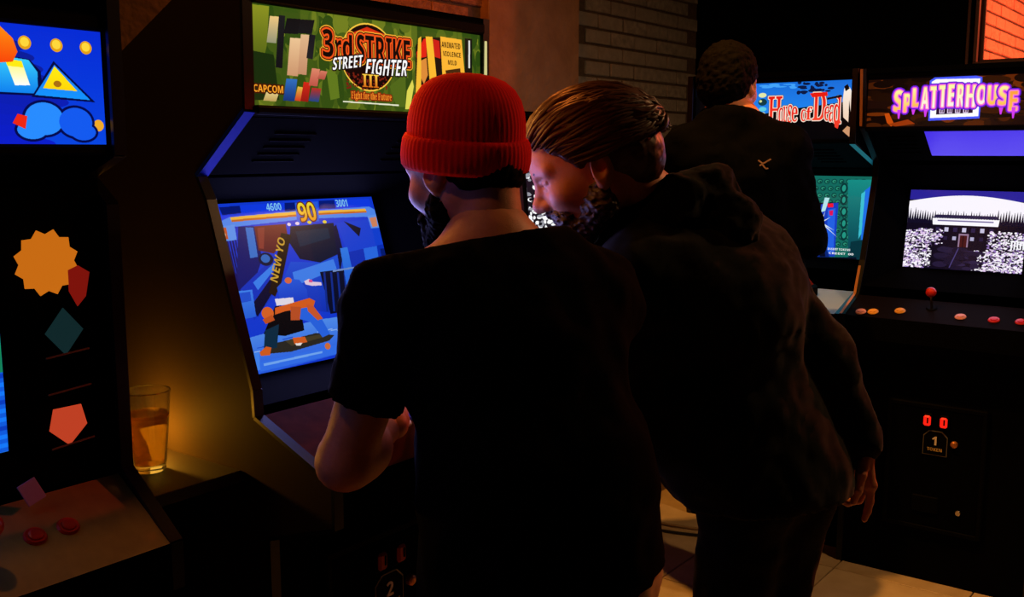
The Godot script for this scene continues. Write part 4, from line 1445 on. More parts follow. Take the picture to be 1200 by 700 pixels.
func coin_door(parent: Node3D, z: float, tokens: String, lit: Material, dx := 0.0, y := 0.0):
	var d := obj("coin_door", rbox(Vector3(0.30, 0.42, 0.016), 0.004), M.door, parent, at(dx, y + 0.52, z + 0.008))
	obj("door_frame", rbox(Vector3(0.33, 0.018, 0.02), 0.004), M.black_metal, d, at(0, 0.218, 0))
	obj("door_frame", rbox(Vector3(0.33, 0.018, 0.02), 0.004), M.black_metal, d, at(0, -0.218, 0))
	obj("door_frame", rbox(Vector3(0.018, 0.43, 0.02), 0.004), M.black_metal, d, at(-0.156, 0, 0))
	obj("door_frame", rbox(Vector3(0.018, 0.43, 0.02), 0.004), M.black_metal, d, at(0.156, 0, 0))
	for x in [-0.026, 0.028]:
		obj("coin_slot_housing", rbox(Vector3(0.034, 0.05, 0.014), 0.005), M.black_metal, d, at(x, 0.17, 0.012))
		var r := obj("reject_button", rbox(Vector3(0.024, 0.036, 0.012), 0.006), lit, d, at(x, 0.17, 0.02))
		tag(r, "red translucent coin return button")
		obj("slot_mark", rbox(Vector3(0.005, 0.020, 0.003), 0.001), M.black_metal, d, at(x + 0.003, 0.172, 0.0265))
	# token plate: a flat plate with cut corners and a pale rim
	var plate_ := obj("price_plate", octagon(0.080, 0.086, 0.003), M.pale_metal, d, at(0.002, 0.092, 0.010))
	obj("plate_face", octagon(0.075, 0.081, 0.003), M.black_metal, plate_, at(0, 0, 0.0012))
	obj("number", letters(tokens, 0.03), M.print_white, plate_, at(0, 0.008, 0.003))
	obj("word", letters("TOKENS" if tokens != "1" else "TOKEN", 0.011), M.print_gold, plate_, at(0, -0.022, 0.003))
	obj("return_knob", lathe([Vector2(0, 0.014), Vector2(0.006, 0.0135), Vector2(0.011, 0.010), Vector2(0.012, 0.0)], 16), M.brass, d, Transform3D(Basis(Vector3.RIGHT, PI / 2), Vector3(0.064, 0.098, 0.008)))
	obj("key_lock", lathe([Vector2(0, 0.008), Vector2(0.008, 0.008), Vector2(0.010, 0.005), Vector2(0.011, 0.0)], 16), M.chrome, d, Transform3D(Basis(Vector3.RIGHT, PI / 2), Vector3(0.09, -0.14, 0.008)))
	obj("coin_tray", rbox(Vector3(0.09, 0.06, 0.01), 0.004), M.black_metal, d, at(-0.02, -0.13, 0.010))
	return d

func octagon(w: float, h: float, t: float) -> ArrayMesh:
	var c := 0.018
	var p := PackedVector2Array()
	for q in [Vector2(-w / 2, -h / 2), Vector2(w / 2, -h / 2), Vector2(w / 2, h / 2 - c), Vector2(w / 2 - c, h / 2), Vector2(-w / 2 + c, h / 2), Vector2(-w / 2, h / 2 - c)]: p.append(q)
	var s := st()
	for i in range(1, p.size() - 1):
		tri(s, Vector3(p[0].x, p[0].y, t / 2), Vector3(p[i].x, p[i].y, t / 2), Vector3(p[i + 1].x, p[i + 1].y, t / 2), Vector3(0, 0, 1))
	for i in p.size():
		var a := p[i]
		var b := p[(i + 1) % p.size()]
		var n := Vector3((b - a).y, -(b - a).x, 0).normalized()
		quad(s, Vector3(a.x, a.y, -t / 2), Vector3(b.x, b.y, -t / 2), Vector3(b.x, b.y, t / 2), Vector3(a.x, a.y, t / 2), n)
	return s.commit()

func cabinet(d: Dictionary) -> Node3D:
	var c := thing("arcade_cabinet", d.label, "arcade machine", d.at, d.turn, "upright arcade cabinets")
	var w: float = d.w
	var hw := w / 2
	var hi := hw - 0.019
	var F: Array = d.front
	var poly := PackedVector2Array(F)
	for b in d.back: poly.append(b)
	var side: Material = d.get("side", M.laminate)
	for sg in [-1.0, 1.0]:
		var x0 := -hw if sg < 0 else hi
		obj("side_panel", plate(poly, x0, x0 + 0.019), side, c)
		obj("edge_trim", ribbon(F, x0 - 0.001, x0 + 0.020, 0.003), d.get("trim", M.trim), c)
	obj("top_panel", slab(d.back[-1], F[0], -hi, hi, 0.016), M.laminate, c)
	var bk: Array = d.back
	for i in bk.size() - 1:
		obj("back_panel", slab(bk[i], bk[i + 1], -hi, hi, 0.012), M.laminate, c)
	# marquee box
	if d.has("marquee"):
		var q: Dictionary = d.marquee
		var mh: float = q.y1 - q.y0
		var mz: float = q.z
		var x := Transform3D(Basis(Vector3.RIGHT, -q.get("lean", 0.0)), Vector3(0, (q.y0 + q.y1) / 2, mz))
		var mq := obj("marquee_sign", sheet(hi * 2, mh, 0.0, 1, 1), glow("marquee_sign_print", q.tex, q.get("energy", 1.0)), c, x)
		tag(mq, q.label)
		obj("marquee_backing", rbox(Vector3(hi * 2, mh, 0.012), 0.002), M.laminate, c, Transform3D(x.basis, x.origin - x.basis.z * 0.008))
		panel_light(c, "marquee_light", x, Vector2(hi * 1.9, mh * 0.9), q.light, q.power)
		for e in [[q.y1 + 0.012, 0.024], [q.y0 - 0.008, 0.016]]:
			obj("marquee_retainer", rbox(Vector3(hi * 2, e[1], 0.02), 0.004), M.black_metal, c, at(0, e[0], mz + 0.006))
		obj("marquee_roof", rbox(Vector3(hi * 2, 0.014, 0.20), 0.003), M.laminate, c, at(0, F[0].y - 0.012, F[0].x - 0.11))
		obj("marquee_floor", rbox(Vector3(hi * 2, 0.012, 0.13), 0.003), M.laminate, c, at(0, q.y0 - 0.012, mz - 0.065))
	# slanted board under the marquee with two speaker grilles
	var sb: Array = d.speaker
	var sp := obj("speaker_panel", slab(sb[0], sb[1], -hi, hi, 0.012), d.get("speaker_mat", M.laminate), c)
	var se: Vector2 = (sb[1] - sb[0])
	var sn := Vector2(-se.normalized().y, se.normalized().x)
	for sx in d.get("grilles", [-0.17, 0.17]):
		for k in 5:
			var pt: Vector2 = sb[0] + se * (0.25 + 0.125 * k) + sn * 0.001
			obj("grille_bar", rbox(Vector3(0.10, 0.004, 0.004), 0.001), M.black_metal, c, at(sx, pt.y, pt.x))
	# screen and bezel
	var s: Dictionary = d.screen
	var up := Vector3(0, s.top.y - s.bot.y, s.top.x - s.bot.x)
	var nrm := Vector3.RIGHT.cross(up).normalized()
	var mid := Vector3(s.get("x", 0.0), (s.top.y + s.bot.y) / 2, (s.top.x + s.bot.x) / 2)
	var X := Transform3D(Basis(Vector3.RIGHT, up.normalized(), nrm), mid)
	var scr := obj("screen", sheet(s.w, up.length(), 0.008), glow("screen_picture", s.tex, s.get("energy", 1.0)), c, X)
	tag(scr, s.label)
	obj("picture_tube", rbox(Vector3(s.w + 0.02, up.length() + 0.02, 0.25), 0.02), M.black_metal, c, Transform3D(X.basis, mid - nrm * 0.132))
	panel_light(c, "screen_light", X, Vector2(s.w * 0.95, up.length() * 0.95), s.light, s.power)
	var bs := st()
	var o := [Vector3(-hi, s.otop.y, s.otop.x), Vector3(hi, s.otop.y, s.otop.x), Vector3(hi, s.obot.y, s.obot.x), Vector3(-hi, s.obot.y, s.obot.x)]
	var I := [X * Vector3(-s.w / 2 - 0.002, up.length() / 2 + 0.002, 0.003), X * Vector3(s.w / 2 + 0.002, up.length() / 2 + 0.002, 0.003), X * Vector3(s.w / 2 + 0.002, -up.length() / 2 - 0.002, 0.003), X * Vector3(-s.w / 2 - 0.002, -up.length() / 2 - 0.002, 0.003)]
	for k in 4:
		var j := (k + 1) % 4
		var nn: Vector3 = (o[j] - o[k]).cross(I[k] - o[k]).normalized()
		if nn.dot(nrm) < 0: nn = -nn
		quad(bs, o[k], o[j], I[j], I[k], nn)
		quad(bs, o[k] - nrm * 0.006, o[j] - nrm * 0.006, I[j] - nrm * 0.006, I[k] - nrm * 0.006, -nn)
	obj("bezel", bs.commit(), s.get("bezel", M.bezel), c)
	# control panel, its lip, the lower front with kick board
	var cp: Array = d.control
	obj("control_panel", slab(cp[0], cp[1], -hi, hi, 0.016), d.get("control_mat", M.panel), c)
	obj("panel_lip", slab(cp[1], cp[2], -hi, hi, 0.014), M.laminate, c)
	obj("panel_underside", slab(cp[2], cp[3], -hi, hi, 0.012), M.laminate, c)
	obj("front_panel", slab(cp[3], cp[4], -hi, hi, 0.016), M.laminate, c)
	if not d.get("back_shelf", []).is_empty():
		obj("panel_back_strip", slab(d.back_shelf[0], d.back_shelf[1], -hi, hi, 0.01), M.laminate, c)
	return c

func on_panel(cp: Array, t: float, lift := 0.0) -> Vector2:
	var e: Vector2 = cp[1] - cp[0]
	return cp[0] + e * t + Vector2(-e.normalized().y, e.normalized().x) * lift

func panel_basis(cp: Array) -> Basis:
	var e: Vector2 = (cp[1] - cp[0]).normalized()
	var n := Vector3(0, absf(e.x), -e.y)
	n = n.normalized()
	return Basis(Vector3.RIGHT, n, Vector3.RIGHT.cross(n))

func joystick(c: Node3D, cp: Array, x: float, t: float, ball: Material):
	var b := panel_basis(cp)
	var p := on_panel(cp, t)
	var j := obj("joystick", lathe([Vector2(0.0, 0.004), Vector2(0.015, 0.004), Vector2(0.019, 0.001), Vector2(0.019, 0.0)], 18), M.black_metal, c, Transform3D(b, Vector3(x, p.y, p.x)))
	obj("shaft", lathe([Vector2(0.0045, 0.0), Vector2(0.0045, 0.05), Vector2(0, 0.05)], 10), M.chrome, j)
	var pr := []
	for k in 11: pr.append(Vector2(sin(PI * k / 10.0) * 0.0175, 0.062 - cos(PI * k / 10.0) * 0.0175))
	obj("ball_top", lathe(pr, 18), ball, j)

func button(c: Node3D, cp: Array, x: float, t: float, m: Material, r := 0.0145):
	var p := on_panel(cp, t)
	var rim := obj("button_rim", lathe([Vector2(r * 0.75, 0.004), Vector2(r, 0.004), Vector2(r * 1.15, 0.001), Vector2(r * 1.15, 0.0)], 16), m, c, Transform3D(panel_basis(cp), Vector3(x, p.y, p.x)))
	obj("button_cap", lathe([Vector2(0, 0.007), Vector2(r * 0.5, 0.0068), Vector2(r * 0.7, 0.006), Vector2(r * 0.74, 0.002)], 16), m, rim)
# ---------------------------------------------------------------- people
func aim(yaw_deg: float, pitch_deg: float, roll_deg := 0.0) -> Basis:
	# columns: forward, up, right; yaw is measured to the left of -z
	var y := deg_to_rad(yaw_deg)
	var q := deg_to_rad(pitch_deg)
	var f := Vector3(-sin(y) * cos(q), sin(q), -cos(y) * cos(q))
	var r := f.cross(Vector3.UP).normalized()
	var b := Basis(f, r.cross(f), r)
	return Basis(f, deg_to_rad(roll_deg)) * b

func head_field(neck_local: Vector3, nose := 1.0) -> Field:
	# face looks along +x, y up, z to the person's right
	var f := Field.new()
	f.ell(Vector3(-0.012, 0.030, 0), Vector3(0.100, 0.098, 0.078), 0.03)
	f.ell(Vector3(0.028, -0.025, 0), Vector3(0.068, 0.090, 0.060), 0.04)
	f.ell(Vector3(0.060, 0.045, 0), Vector3(0.040, 0.046, 0.052), 0.03)
	f.cap(Vector3(-0.045, -0.03, 0), neck_local, 0.056, 0.060, 0.03)
	for s in [-1.0, 1.0]:
		f.cap(Vector3(-0.012, -0.050, 0.052 * s), Vector3(0.066, -0.098, 0.016 * s), 0.022, 0.019, 0.03)
		f.ell(Vector3(0.062, -0.022, 0.046 * s), Vector3(0.026, 0.022, 0.022), 0.025)
		f.cap(Vector3(0.088, 0.028, 0.010 * s), Vector3(0.074, 0.030, 0.048 * s), 0.011, 0.010, 0.014)
	f.ell(Vector3(0.080, -0.098, 0), Vector3(0.019, 0.018, 0.024), 0.02)
	for s in [-1.0, 1.0]:
		f.ell(Vector3(0.101, 0.007, 0.032 * s), Vector3(0.020, 0.013, 0.021), 0.012, 1)
		f.ell(Vector3(0.0785, 0.006, 0.031 * s), Vector3(0.0125, 0.0125, 0.0125), 0.003)
		f.cap(Vector3(0.0905, 0.0125, 0.018 * s), Vector3(0.084, 0.0115, 0.044 * s), 0.0042, 0.0042, 0.006)
		f.cap(Vector3(0.089, -0.001, 0.019 * s), Vector3(0.083, -0.001, 0.043 * s), 0.0036, 0.0036, 0.006)
	f.cap(Vector3(0.091, 0.016, 0), Vector3(0.112 * nose, -0.024, 0), 0.0085, 0.0125, 0.014)
	f.ell(Vector3(0.111 * nose, -0.027, 0), Vector3(0.013, 0.0115, 0.012), 0.01)
	for s in [-1.0, 1.0]: f.ell(Vector3(0.1, -0.031, 0.0125 * s), Vector3(0.013, 0.009, 0.009), 0.008)
	f.cap(Vector3(0.0925, -0.056, 0), Vector3(0.083, -0.059, 0.024), 0.0075, 0.005, 0.008)
	f.cap(Vector3(0.0925, -0.056, 0), Vector3(0.083, -0.059, -0.024), 0.0075, 0.005, 0.008)
	f.cap(Vector3(0.090, -0.069, 0), Vector3(0.082, -0.064, 0.022), 0.008, 0.005, 0.008)
	f.cap(Vector3(0.090, -0.069, 0), Vector3(0.082, -0.064, -0.022), 0.008, 0.005, 0.008)
	for s in [-1.0, 1.0]:      # ears: a rim round a hollow, leaning back
		var b := Basis(Vector3.UP, -0.45 * s) * Basis(Vector3(0, 0, 1), 0.2)
		f.ell(Vector3(-0.014, -0.002, 0.083 * s), Vector3(0.021, 0.033, 0.0095), 0.008, 0, b)
		f.ell(Vector3(-0.006, -0.028, 0.079 * s), Vector3(0.010, 0.012, 0.008), 0.008)
		f.ell(Vector3(-0.010, 0.002, 0.092 * s), Vector3(0.012, 0.020, 0.008), 0.006, 1, b)
	return f

func add_head(V: Array, T: Transform3D, neck: Vector3, base: Vector3, cell := 0.0036):
	var f := head_field(T.affine_inverse() * neck)
	nets(f, Vector3(-0.135, -0.165, -0.11), Vector3(0.14, 0.14, 0.11), cell, V, T, base)

func add_hand(V: Array, wrist: Vector3, f: Vector3, back: Vector3, curls: Array, base: Vector3, left := false, cell := 0.0035):
	f = f.normalized()
	var b := (back - f * back.dot(f)).normalized()
	var s := f.cross(b) * (-1.0 if left else 1.0)      # towards the thumb
	var h := Field.new()
	h.cap(wrist - f * 0.03, wrist + f * 0.02, 0.026, 0.027, 0.02)
	var lens := [0.074, 0.082, 0.076, 0.060]
	var lo := wrist
	var hi := wrist
	for i in 4:
		var side := 0.030 - 0.020 * i
		var k := wrist + f * (0.088 - 0.004 * absf(i - 1.0)) + s * side + b * 0.004
		h.cap(wrist + s * side * 0.55 + f * 0.012, k, 0.0165, 0.0125, 0.014)
		h.ell(k + b * 0.003, Vector3.ONE * 0.0115, 0.006)
		var p := k
		var ang := 0.0
		for j in 3:
			ang += curls[i] * [0.75, 1.15, 0.8][j]
			var dir := f * cos(ang) - b * sin(ang) + s * side * 1.2
			var q: Vector3 = p + dir.normalized() * lens[i] * [0.46, 0.30, 0.24][j]
			h.cap(p, q, [0.0098, 0.0088, 0.008][j], [0.0088, 0.008, 0.0066][j], 0.0035)
			p = q
			lo = lo.min(p)
			hi = hi.max(p)
	var t0 := wrist + f * 0.022 + s * 0.022 - b * 0.004
	var t1 := t0 + (f * 0.65 + s * 0.6 - b * 0.35).normalized() * 0.044
	var t2 := t1 + (f * 0.9 + s * 0.25 - b * 0.35).normalized() * 0.033
	var t3 := t2 + (f * 1.0 + s * 0.02 - b * 0.45).normalized() * 0.025
	h.chain([t0, t1, t2, t3], [0.0165, 0.0115, 0.0100, 0.0075], 0.005)
	lo = lo.min(wrist).min(t3).min(wrist - f * 0.03)
	hi = hi.max(wrist).max(t3).max(wrist - f * 0.03)
	nets(h, lo - Vector3.ONE * 0.045, hi + Vector3.ONE * 0.045, cell, V, Transform3D.IDENTITY, base)

func torso(f: Field, J: Dictionary, k := 0.07):
	var s: Vector3 = (J.RS - J.LS).normalized()
	var fat: float = J.get("fat", 1.0)
	var ww: float = J.get("ww", 0.070)
	f.cap(J.LS, J.RS, 0.060, 0.060, k)
	f.cap(J.neck, J.LS, 0.058, 0.052, k)
	f.cap(J.neck, J.RS, 0.058, 0.052, k)
	f.cap(J.neck, J.chest, 0.062, 0.115 * fat, k)
	for g in [-1.0, 1.0]:
		f.cap(J.chest + s * 0.085 * g + Vector3.UP * 0.05, J.waist + s * ww * g, 0.100 * fat, 0.098 * fat, k)
		f.cap(J.waist + s * ww * g, J.pelvis + J.hipaxis * (ww + 0.01) * g, 0.098 * fat, 0.112 * fat, k)
	f.cap(J.chest, J.waist, 0.115 * fat, 0.105 * fat, k)

func legs(f: Field, J: Dictionary, k := 0.05):
	for g in [["L", -1.0], ["R", 1.0]]:
		var hip: Vector3 = J.pelvis + J.hipaxis * J.get("hw", 0.090) * g[1] - Vector3.UP * 0.03
		f.chain([hip, J[g[0] + "K"], J[g[0] + "A"]], [J.get("thigh", 0.098), 0.062, 0.042], k)

func bounds(ps: Array, pad: float) -> Array:
	var lo: Vector3 = ps[0]
	var hi: Vector3 = ps[0]
	for p in ps:
		lo = lo.min(p)
		hi = hi.max(p)
	return [lo - Vector3.ONE * pad, hi + Vector3.ONE * pad]

func cloth_noise(freq := 9.0, seed_ := 4) -> FastNoiseLite:
	var n := FastNoiseLite.new()
	n.seed = seed_
	n.frequency = freq
	n.fractal_octaves = 2
	return n

func shoes(p: Node3D, J: Dictionary, base: Vector3, fwd: Vector3, m: Material):
	for g in ["L", "R"]:
		var a: Vector3 = J[g + "A"]
		var f := Field.new()
		var g0 := Vector3(a.x, 0.045, a.z)
		f.cap(a - Vector3.UP * 0.0, g0 - fwd * 0.03, 0.046, 0.045, 0.03)
		f.cap(g0 - fwd * 0.04, g0 + fwd * 0.15, 0.044, 0.036, 0.03)
		f.cuts.append([Vector3.DOWN, -0.002])
		var B := bounds([a, g0 - fwd * 0.05, g0 + fwd * 0.16], 0.07)
		obj("shoe", blob(f, B[0], B[1], 0.012, base), m, p)

func person_beanie():
	var base := Vector3(-0.88, 0, -1.25)
	var p := thing("person", "person in red knit beanie and black t-shirt leaning over the fighting game's controls", "person", base)
	var J := {"neck": Vector3(-1.030, 1.345, -1.300), "LS": Vector3(-1.090, 1.258, -1.135), "RS": Vector3(-0.922, 1.248, -1.440),
		"chest": Vector3(-0.985, 1.19, -1.275), "waist": Vector3(-0.905, 0.99, -1.262), "pelvis": Vector3(-0.885, 0.835, -1.255),
		"LE": Vector3(-1.165, 1.005, -1.090), "LW": Vector3(-1.262, 1.012, -1.300), "RE": Vector3(-1.02, 1.015, -1.56), "RW": Vector3(-1.262, 1.015, -1.560),
		"hipaxis": Vector3(0.55, 0, -0.83).normalized(), "ww": 0.056, "fat": 0.95, "hw": 0.078, "thigh": 0.09}
	for g in [["L", -1.0], ["R", 1.0]]:
		var h: Vector3 = J.pelvis + J.hipaxis * 0.1 * g[1]
		J[g[0] + "K"] = Vector3(h.x - 0.03, 0.47, h.z)
		J[g[0] + "A"] = Vector3(h.x + 0.01, 0.09, h.z)
	var V := [PackedVector3Array(), PackedVector3Array(), PackedInt32Array()]
	var f := Field.new()
	torso(f, J)
	f.chain([J.LS, J.LE, J.LW], [0.064, 0.052, 0.038], 0.02)
	f.chain([J.RS, J.RE, J.RW], [0.064, 0.052, 0.038], 0.02)
	f.grow = -0.010
	f.ell(J.LE + Vector3(-0.02, 0, -0.05), Vector3(0.054, 0.053, 0.07), 0.04)
	var T := Transform3D(aim(84, -16).scaled(Vector3.ONE * 0.97), Vector3(-1.099, 1.466, -1.314))
	f.cap(J.neck, T * Vector3(-0.03, -0.06, 0), 0.062, 0.056, 0.03)
	legs(f, J)
	var B := bounds([J.neck, J.LS, J.RS, J.LE, J.RE, J.LW, J.RW, J.LA, J.RA, J.pelvis, J.waist], 0.16)
	nets(f, B[0], B[1], 0.013, V, Transform3D.IDENTITY, base)
	add_head(V, T, J.neck, base)
	add_hand(V, J.LW, Vector3(-0.75, -0.05, -0.6), Vector3(0, 1, 0), [0.75, 0.75, 0.75, 0.7], base, true)
	add_hand(V, J.RW, Vector3(-0.95, -0.1, 0.1), Vector3(0, 1, 0), [0.5, 0.5, 0.5, 0.5], base, false)
	obj("body", arrays(V[0], V[1], V[2]), M.skin, p)
	# black t-shirt
	var c := Field.new()
	torso(c, J)
	var down := Vector3(J.pelvis.x, J.pelvis.y - 0.09, J.pelvis.z)
	for g in [-1.0, 1.0]: c.cap(J.waist + J.hipaxis * 0.065 * g, down + J.hipaxis * 0.072 * g, 0.098, 0.108, 0.07)
	var ls: Vector3 = J.LS.lerp(J.LE, 0.3)
	var rs: Vector3 = J.RS.lerp(J.RE, 0.3)
	c.cap(J.LS, ls, 0.058, 0.050, 0.03)
	c.cap(J.RS, rs, 0.058, 0.050, 0.03)
	c.grow = 0.013
	c.wrinkle = cloth_noise()
	c.wrinkle_amount = 0.010
	var rt := Vector3(0.797, 0, -0.605)
	var V2 := [PackedVector3Array(), PackedVector3Array(), PackedInt32Array()]
	c.cuts = [[Vector3(rt.x * 0.4, -1, rt.z * 0.4), -0.775 + 0.4 * rt.dot(J.pelvis)], [Vector3(-0.25, 1, 0).normalized(), Vector3(-0.25, 1, 0).normalized().dot(J.neck + Vector3(0, 0.012, 0))]]
	B = bounds([J.LS, J.RS, J.neck, J.pelvis - Vector3.UP * 0.1, ls, rs], 0.17)
	nets(c, B[0], B[1], 0.011, V2, Transform3D.IDENTITY, base)
	var shirt := obj("t_shirt", arrays(V2[0], V2[1], V2[2]), M.black_cotton, p)
	for arm in [[J.LS, J.LE], [J.RS, J.RE]]:
		var sl := Field.new()
		var ax: Vector3 = (arm[1] - arm[0]).normalized()
		var tip: Vector3 = arm[0].lerp(arm[1], 0.60)
		sl.cap(arm[0], tip + ax * 0.1, 0.070, 0.062, 0.03)
		sl.wrinkle = cloth_noise(14.0, 19)
		sl.wrinkle_amount = 0.006
		sl.cuts = [[ax, ax.dot(tip)]]
		B = bounds([arm[0], tip], 0.09)
		obj("sleeve", blob(sl, B[0], B[1], 0.008, base), M.black_cotton, shirt)
	# khaki trousers
	var t := Field.new()
	for g in [-1.0, 1.0]: t.cap(J.waist.lerp(J.pelvis, 0.6) + J.hipaxis * 0.06 * g, J.pelvis + J.hipaxis * 0.07 * g, 0.09, 0.098, 0.06)
	legs(t, J)
	t.grow = 0.011
	t.wrinkle = cloth_noise(11.0, 8)
	t.wrinkle_amount = 0.008
	t.cuts = [[Vector3.UP, 0.87], [Vector3.DOWN, -0.06]]
	B = bounds([J.pelvis + Vector3.UP * 0.05, J.LA, J.RA, J.LK, J.RK], 0.2)
	obj("trousers", blob(t, B[0], B[1], 0.013, base), M.khaki, p)
	shoes(p, J, base, Vector3(-0.84, 0, -0.54), M.black_leather)
	# short dark hair under the hat and the beard along the jaw
	var hr := Field.new()
	hr.ell(Vector3(-0.016, 0.022, 0), Vector3(0.102, 0.088, 0.080), 0.03)
	hr.ell(Vector3(-0.056, -0.022, 0), Vector3(0.058, 0.046, 0.062), 0.03)
	hr.wrinkle = cloth_noise(60.0, 3)
	hr.wrinkle_amount = 0.003
	hr.cuts = [[Vector3(1, 0, 0), 0.012], [Vector3(0.35, -1, 0).normalized(), 0.046]]
	var V3 := [PackedVector3Array(), PackedVector3Array(), PackedInt32Array()]
	nets(hr, Vector3(-0.14, -0.1, -0.1), Vector3(0.05, 0.1, 0.1), 0.005, V3, T, base)
	obj("hair", arrays(V3[0], V3[1], V3[2]), M.dark_hair, p)
	add_beard(p, T, base, M.dark_hair, 0.007)
	# knit beanie with a folded cuff
	var axis := Vector3(0.10, 1.0, 0.05).normalized()
	var fx := (Vector3(-1, 0, -0.1) - axis * Vector3(-1, 0, -0.1).dot(axis)).normalized()
	var HT := Transform3D(Basis(fx, axis, fx.cross(axis)).scaled(Vector3.ONE * 0.935), Vector3(-1.097, 1.472, -1.315) - base)
	var dome := [Vector2(0.100, 0.030), Vector2(0.1035, 0.062), Vector2(0.1025, 0.085), Vector2(0.099, 0.105), Vector2(0.092, 0.125), Vector2(0.080, 0.143), Vector2(0.063, 0.156), Vector2(0.042, 0.164), Vector2(0.020, 0.1675), Vector2(0.0, 0.168)]
	var cuff := [Vector2(0.098, 0.004), Vector2(0.106, -0.002), Vector2(0.1115, 0.005), Vector2(0.1135, 0.020), Vector2(0.1135, 0.036), Vector2(0.1115, 0.050), Vector2(0.107, 0.058), Vector2(0.100, 0.056)]
	var hat := obj("beanie", knit(dome), M.red_knit, p, HT)
	obj("cuff", knit(cuff), M.red_knit, hat)

func knit(profile: Array) -> ArrayMesh:
	# ribbed knit: a lathe whose radius swells with every rib, oval as a head
	var seg := 264
	var vs := PackedVector3Array()
	var ix := PackedInt32Array()
	var n := profile.size()
	for i in n:
		for k in seg:
			var t := TAU * k / seg
			var q: Vector2 = profile[i]
			var r := q.x * (1.0 + 0.005 * cos(t * 66.0)) * (1.0 + 0.006 * sin(t * 5.0 + q.y * 60.0))
			vs.append(Vector3(cos(t) * r * 1.07, q.y, sin(t) * r * 0.97))
	for i in n - 1:
		for k in seg:
			var a := i * seg + k
			var b := i * seg + (k + 1) % seg
			ix.append_array([a, b, a + seg, b, b + seg, a + seg])
	var s := SurfaceTool.new()
	s.begin(Mesh.PRIMITIVE_TRIANGLES)
	for v in vs: s.add_vertex(v)
	for i in ix: s.add_index(i)
	s.generate_normals()
	return s.commit()

func add_beard(p: Node3D, T: Transform3D, base: Vector3, m: Material, thick: float):
	var b := Field.new()
	for s in [-1.0, 1.0]:
		b.cap(Vector3(-0.002, -0.028, 0.060 * s), Vector3(0.010, -0.060, 0.056 * s), 0.014, 0.022, 0.02)
		b.cap(Vector3(0.010, -0.060, 0.056 * s), Vector3(0.066, -0.100, 0.020 * s), 0.022, 0.024, 0.02)
		b.cap(Vector3(0.094, -0.047, 0.004 * s), Vector3(0.078, -0.062, 0.034 * s), 0.007, 0.009, 0.01)
		b.cap(Vector3(0.078, -0.062, 0.034 * s), Vector3(0.072, -0.095, 0.026 * s), 0.009, 0.018, 0.015)
	b.ell(Vector3(0.082, -0.102, 0), Vector3(0.022, 0.024, 0.028), 0.02)
	b.ell(Vector3(0.086, -0.082, 0), Vector3(0.010, 0.010, 0.012), 0.01)
	b.grow = thick * 0.5
	b.wrinkle = cloth_noise(75.0, 12)
	b.wrinkle_amount = thick * 0.8
	var V := [PackedVector3Array(), PackedVector3Array(), PackedInt32Array()]
	nets(b, Vector3(-0.04, -0.15, -0.10), Vector3(0.13, 0.0, 0.10), 0.0045, V, T, base)
	obj("beard", arrays(V[0], V[1], V[2]), m, p)

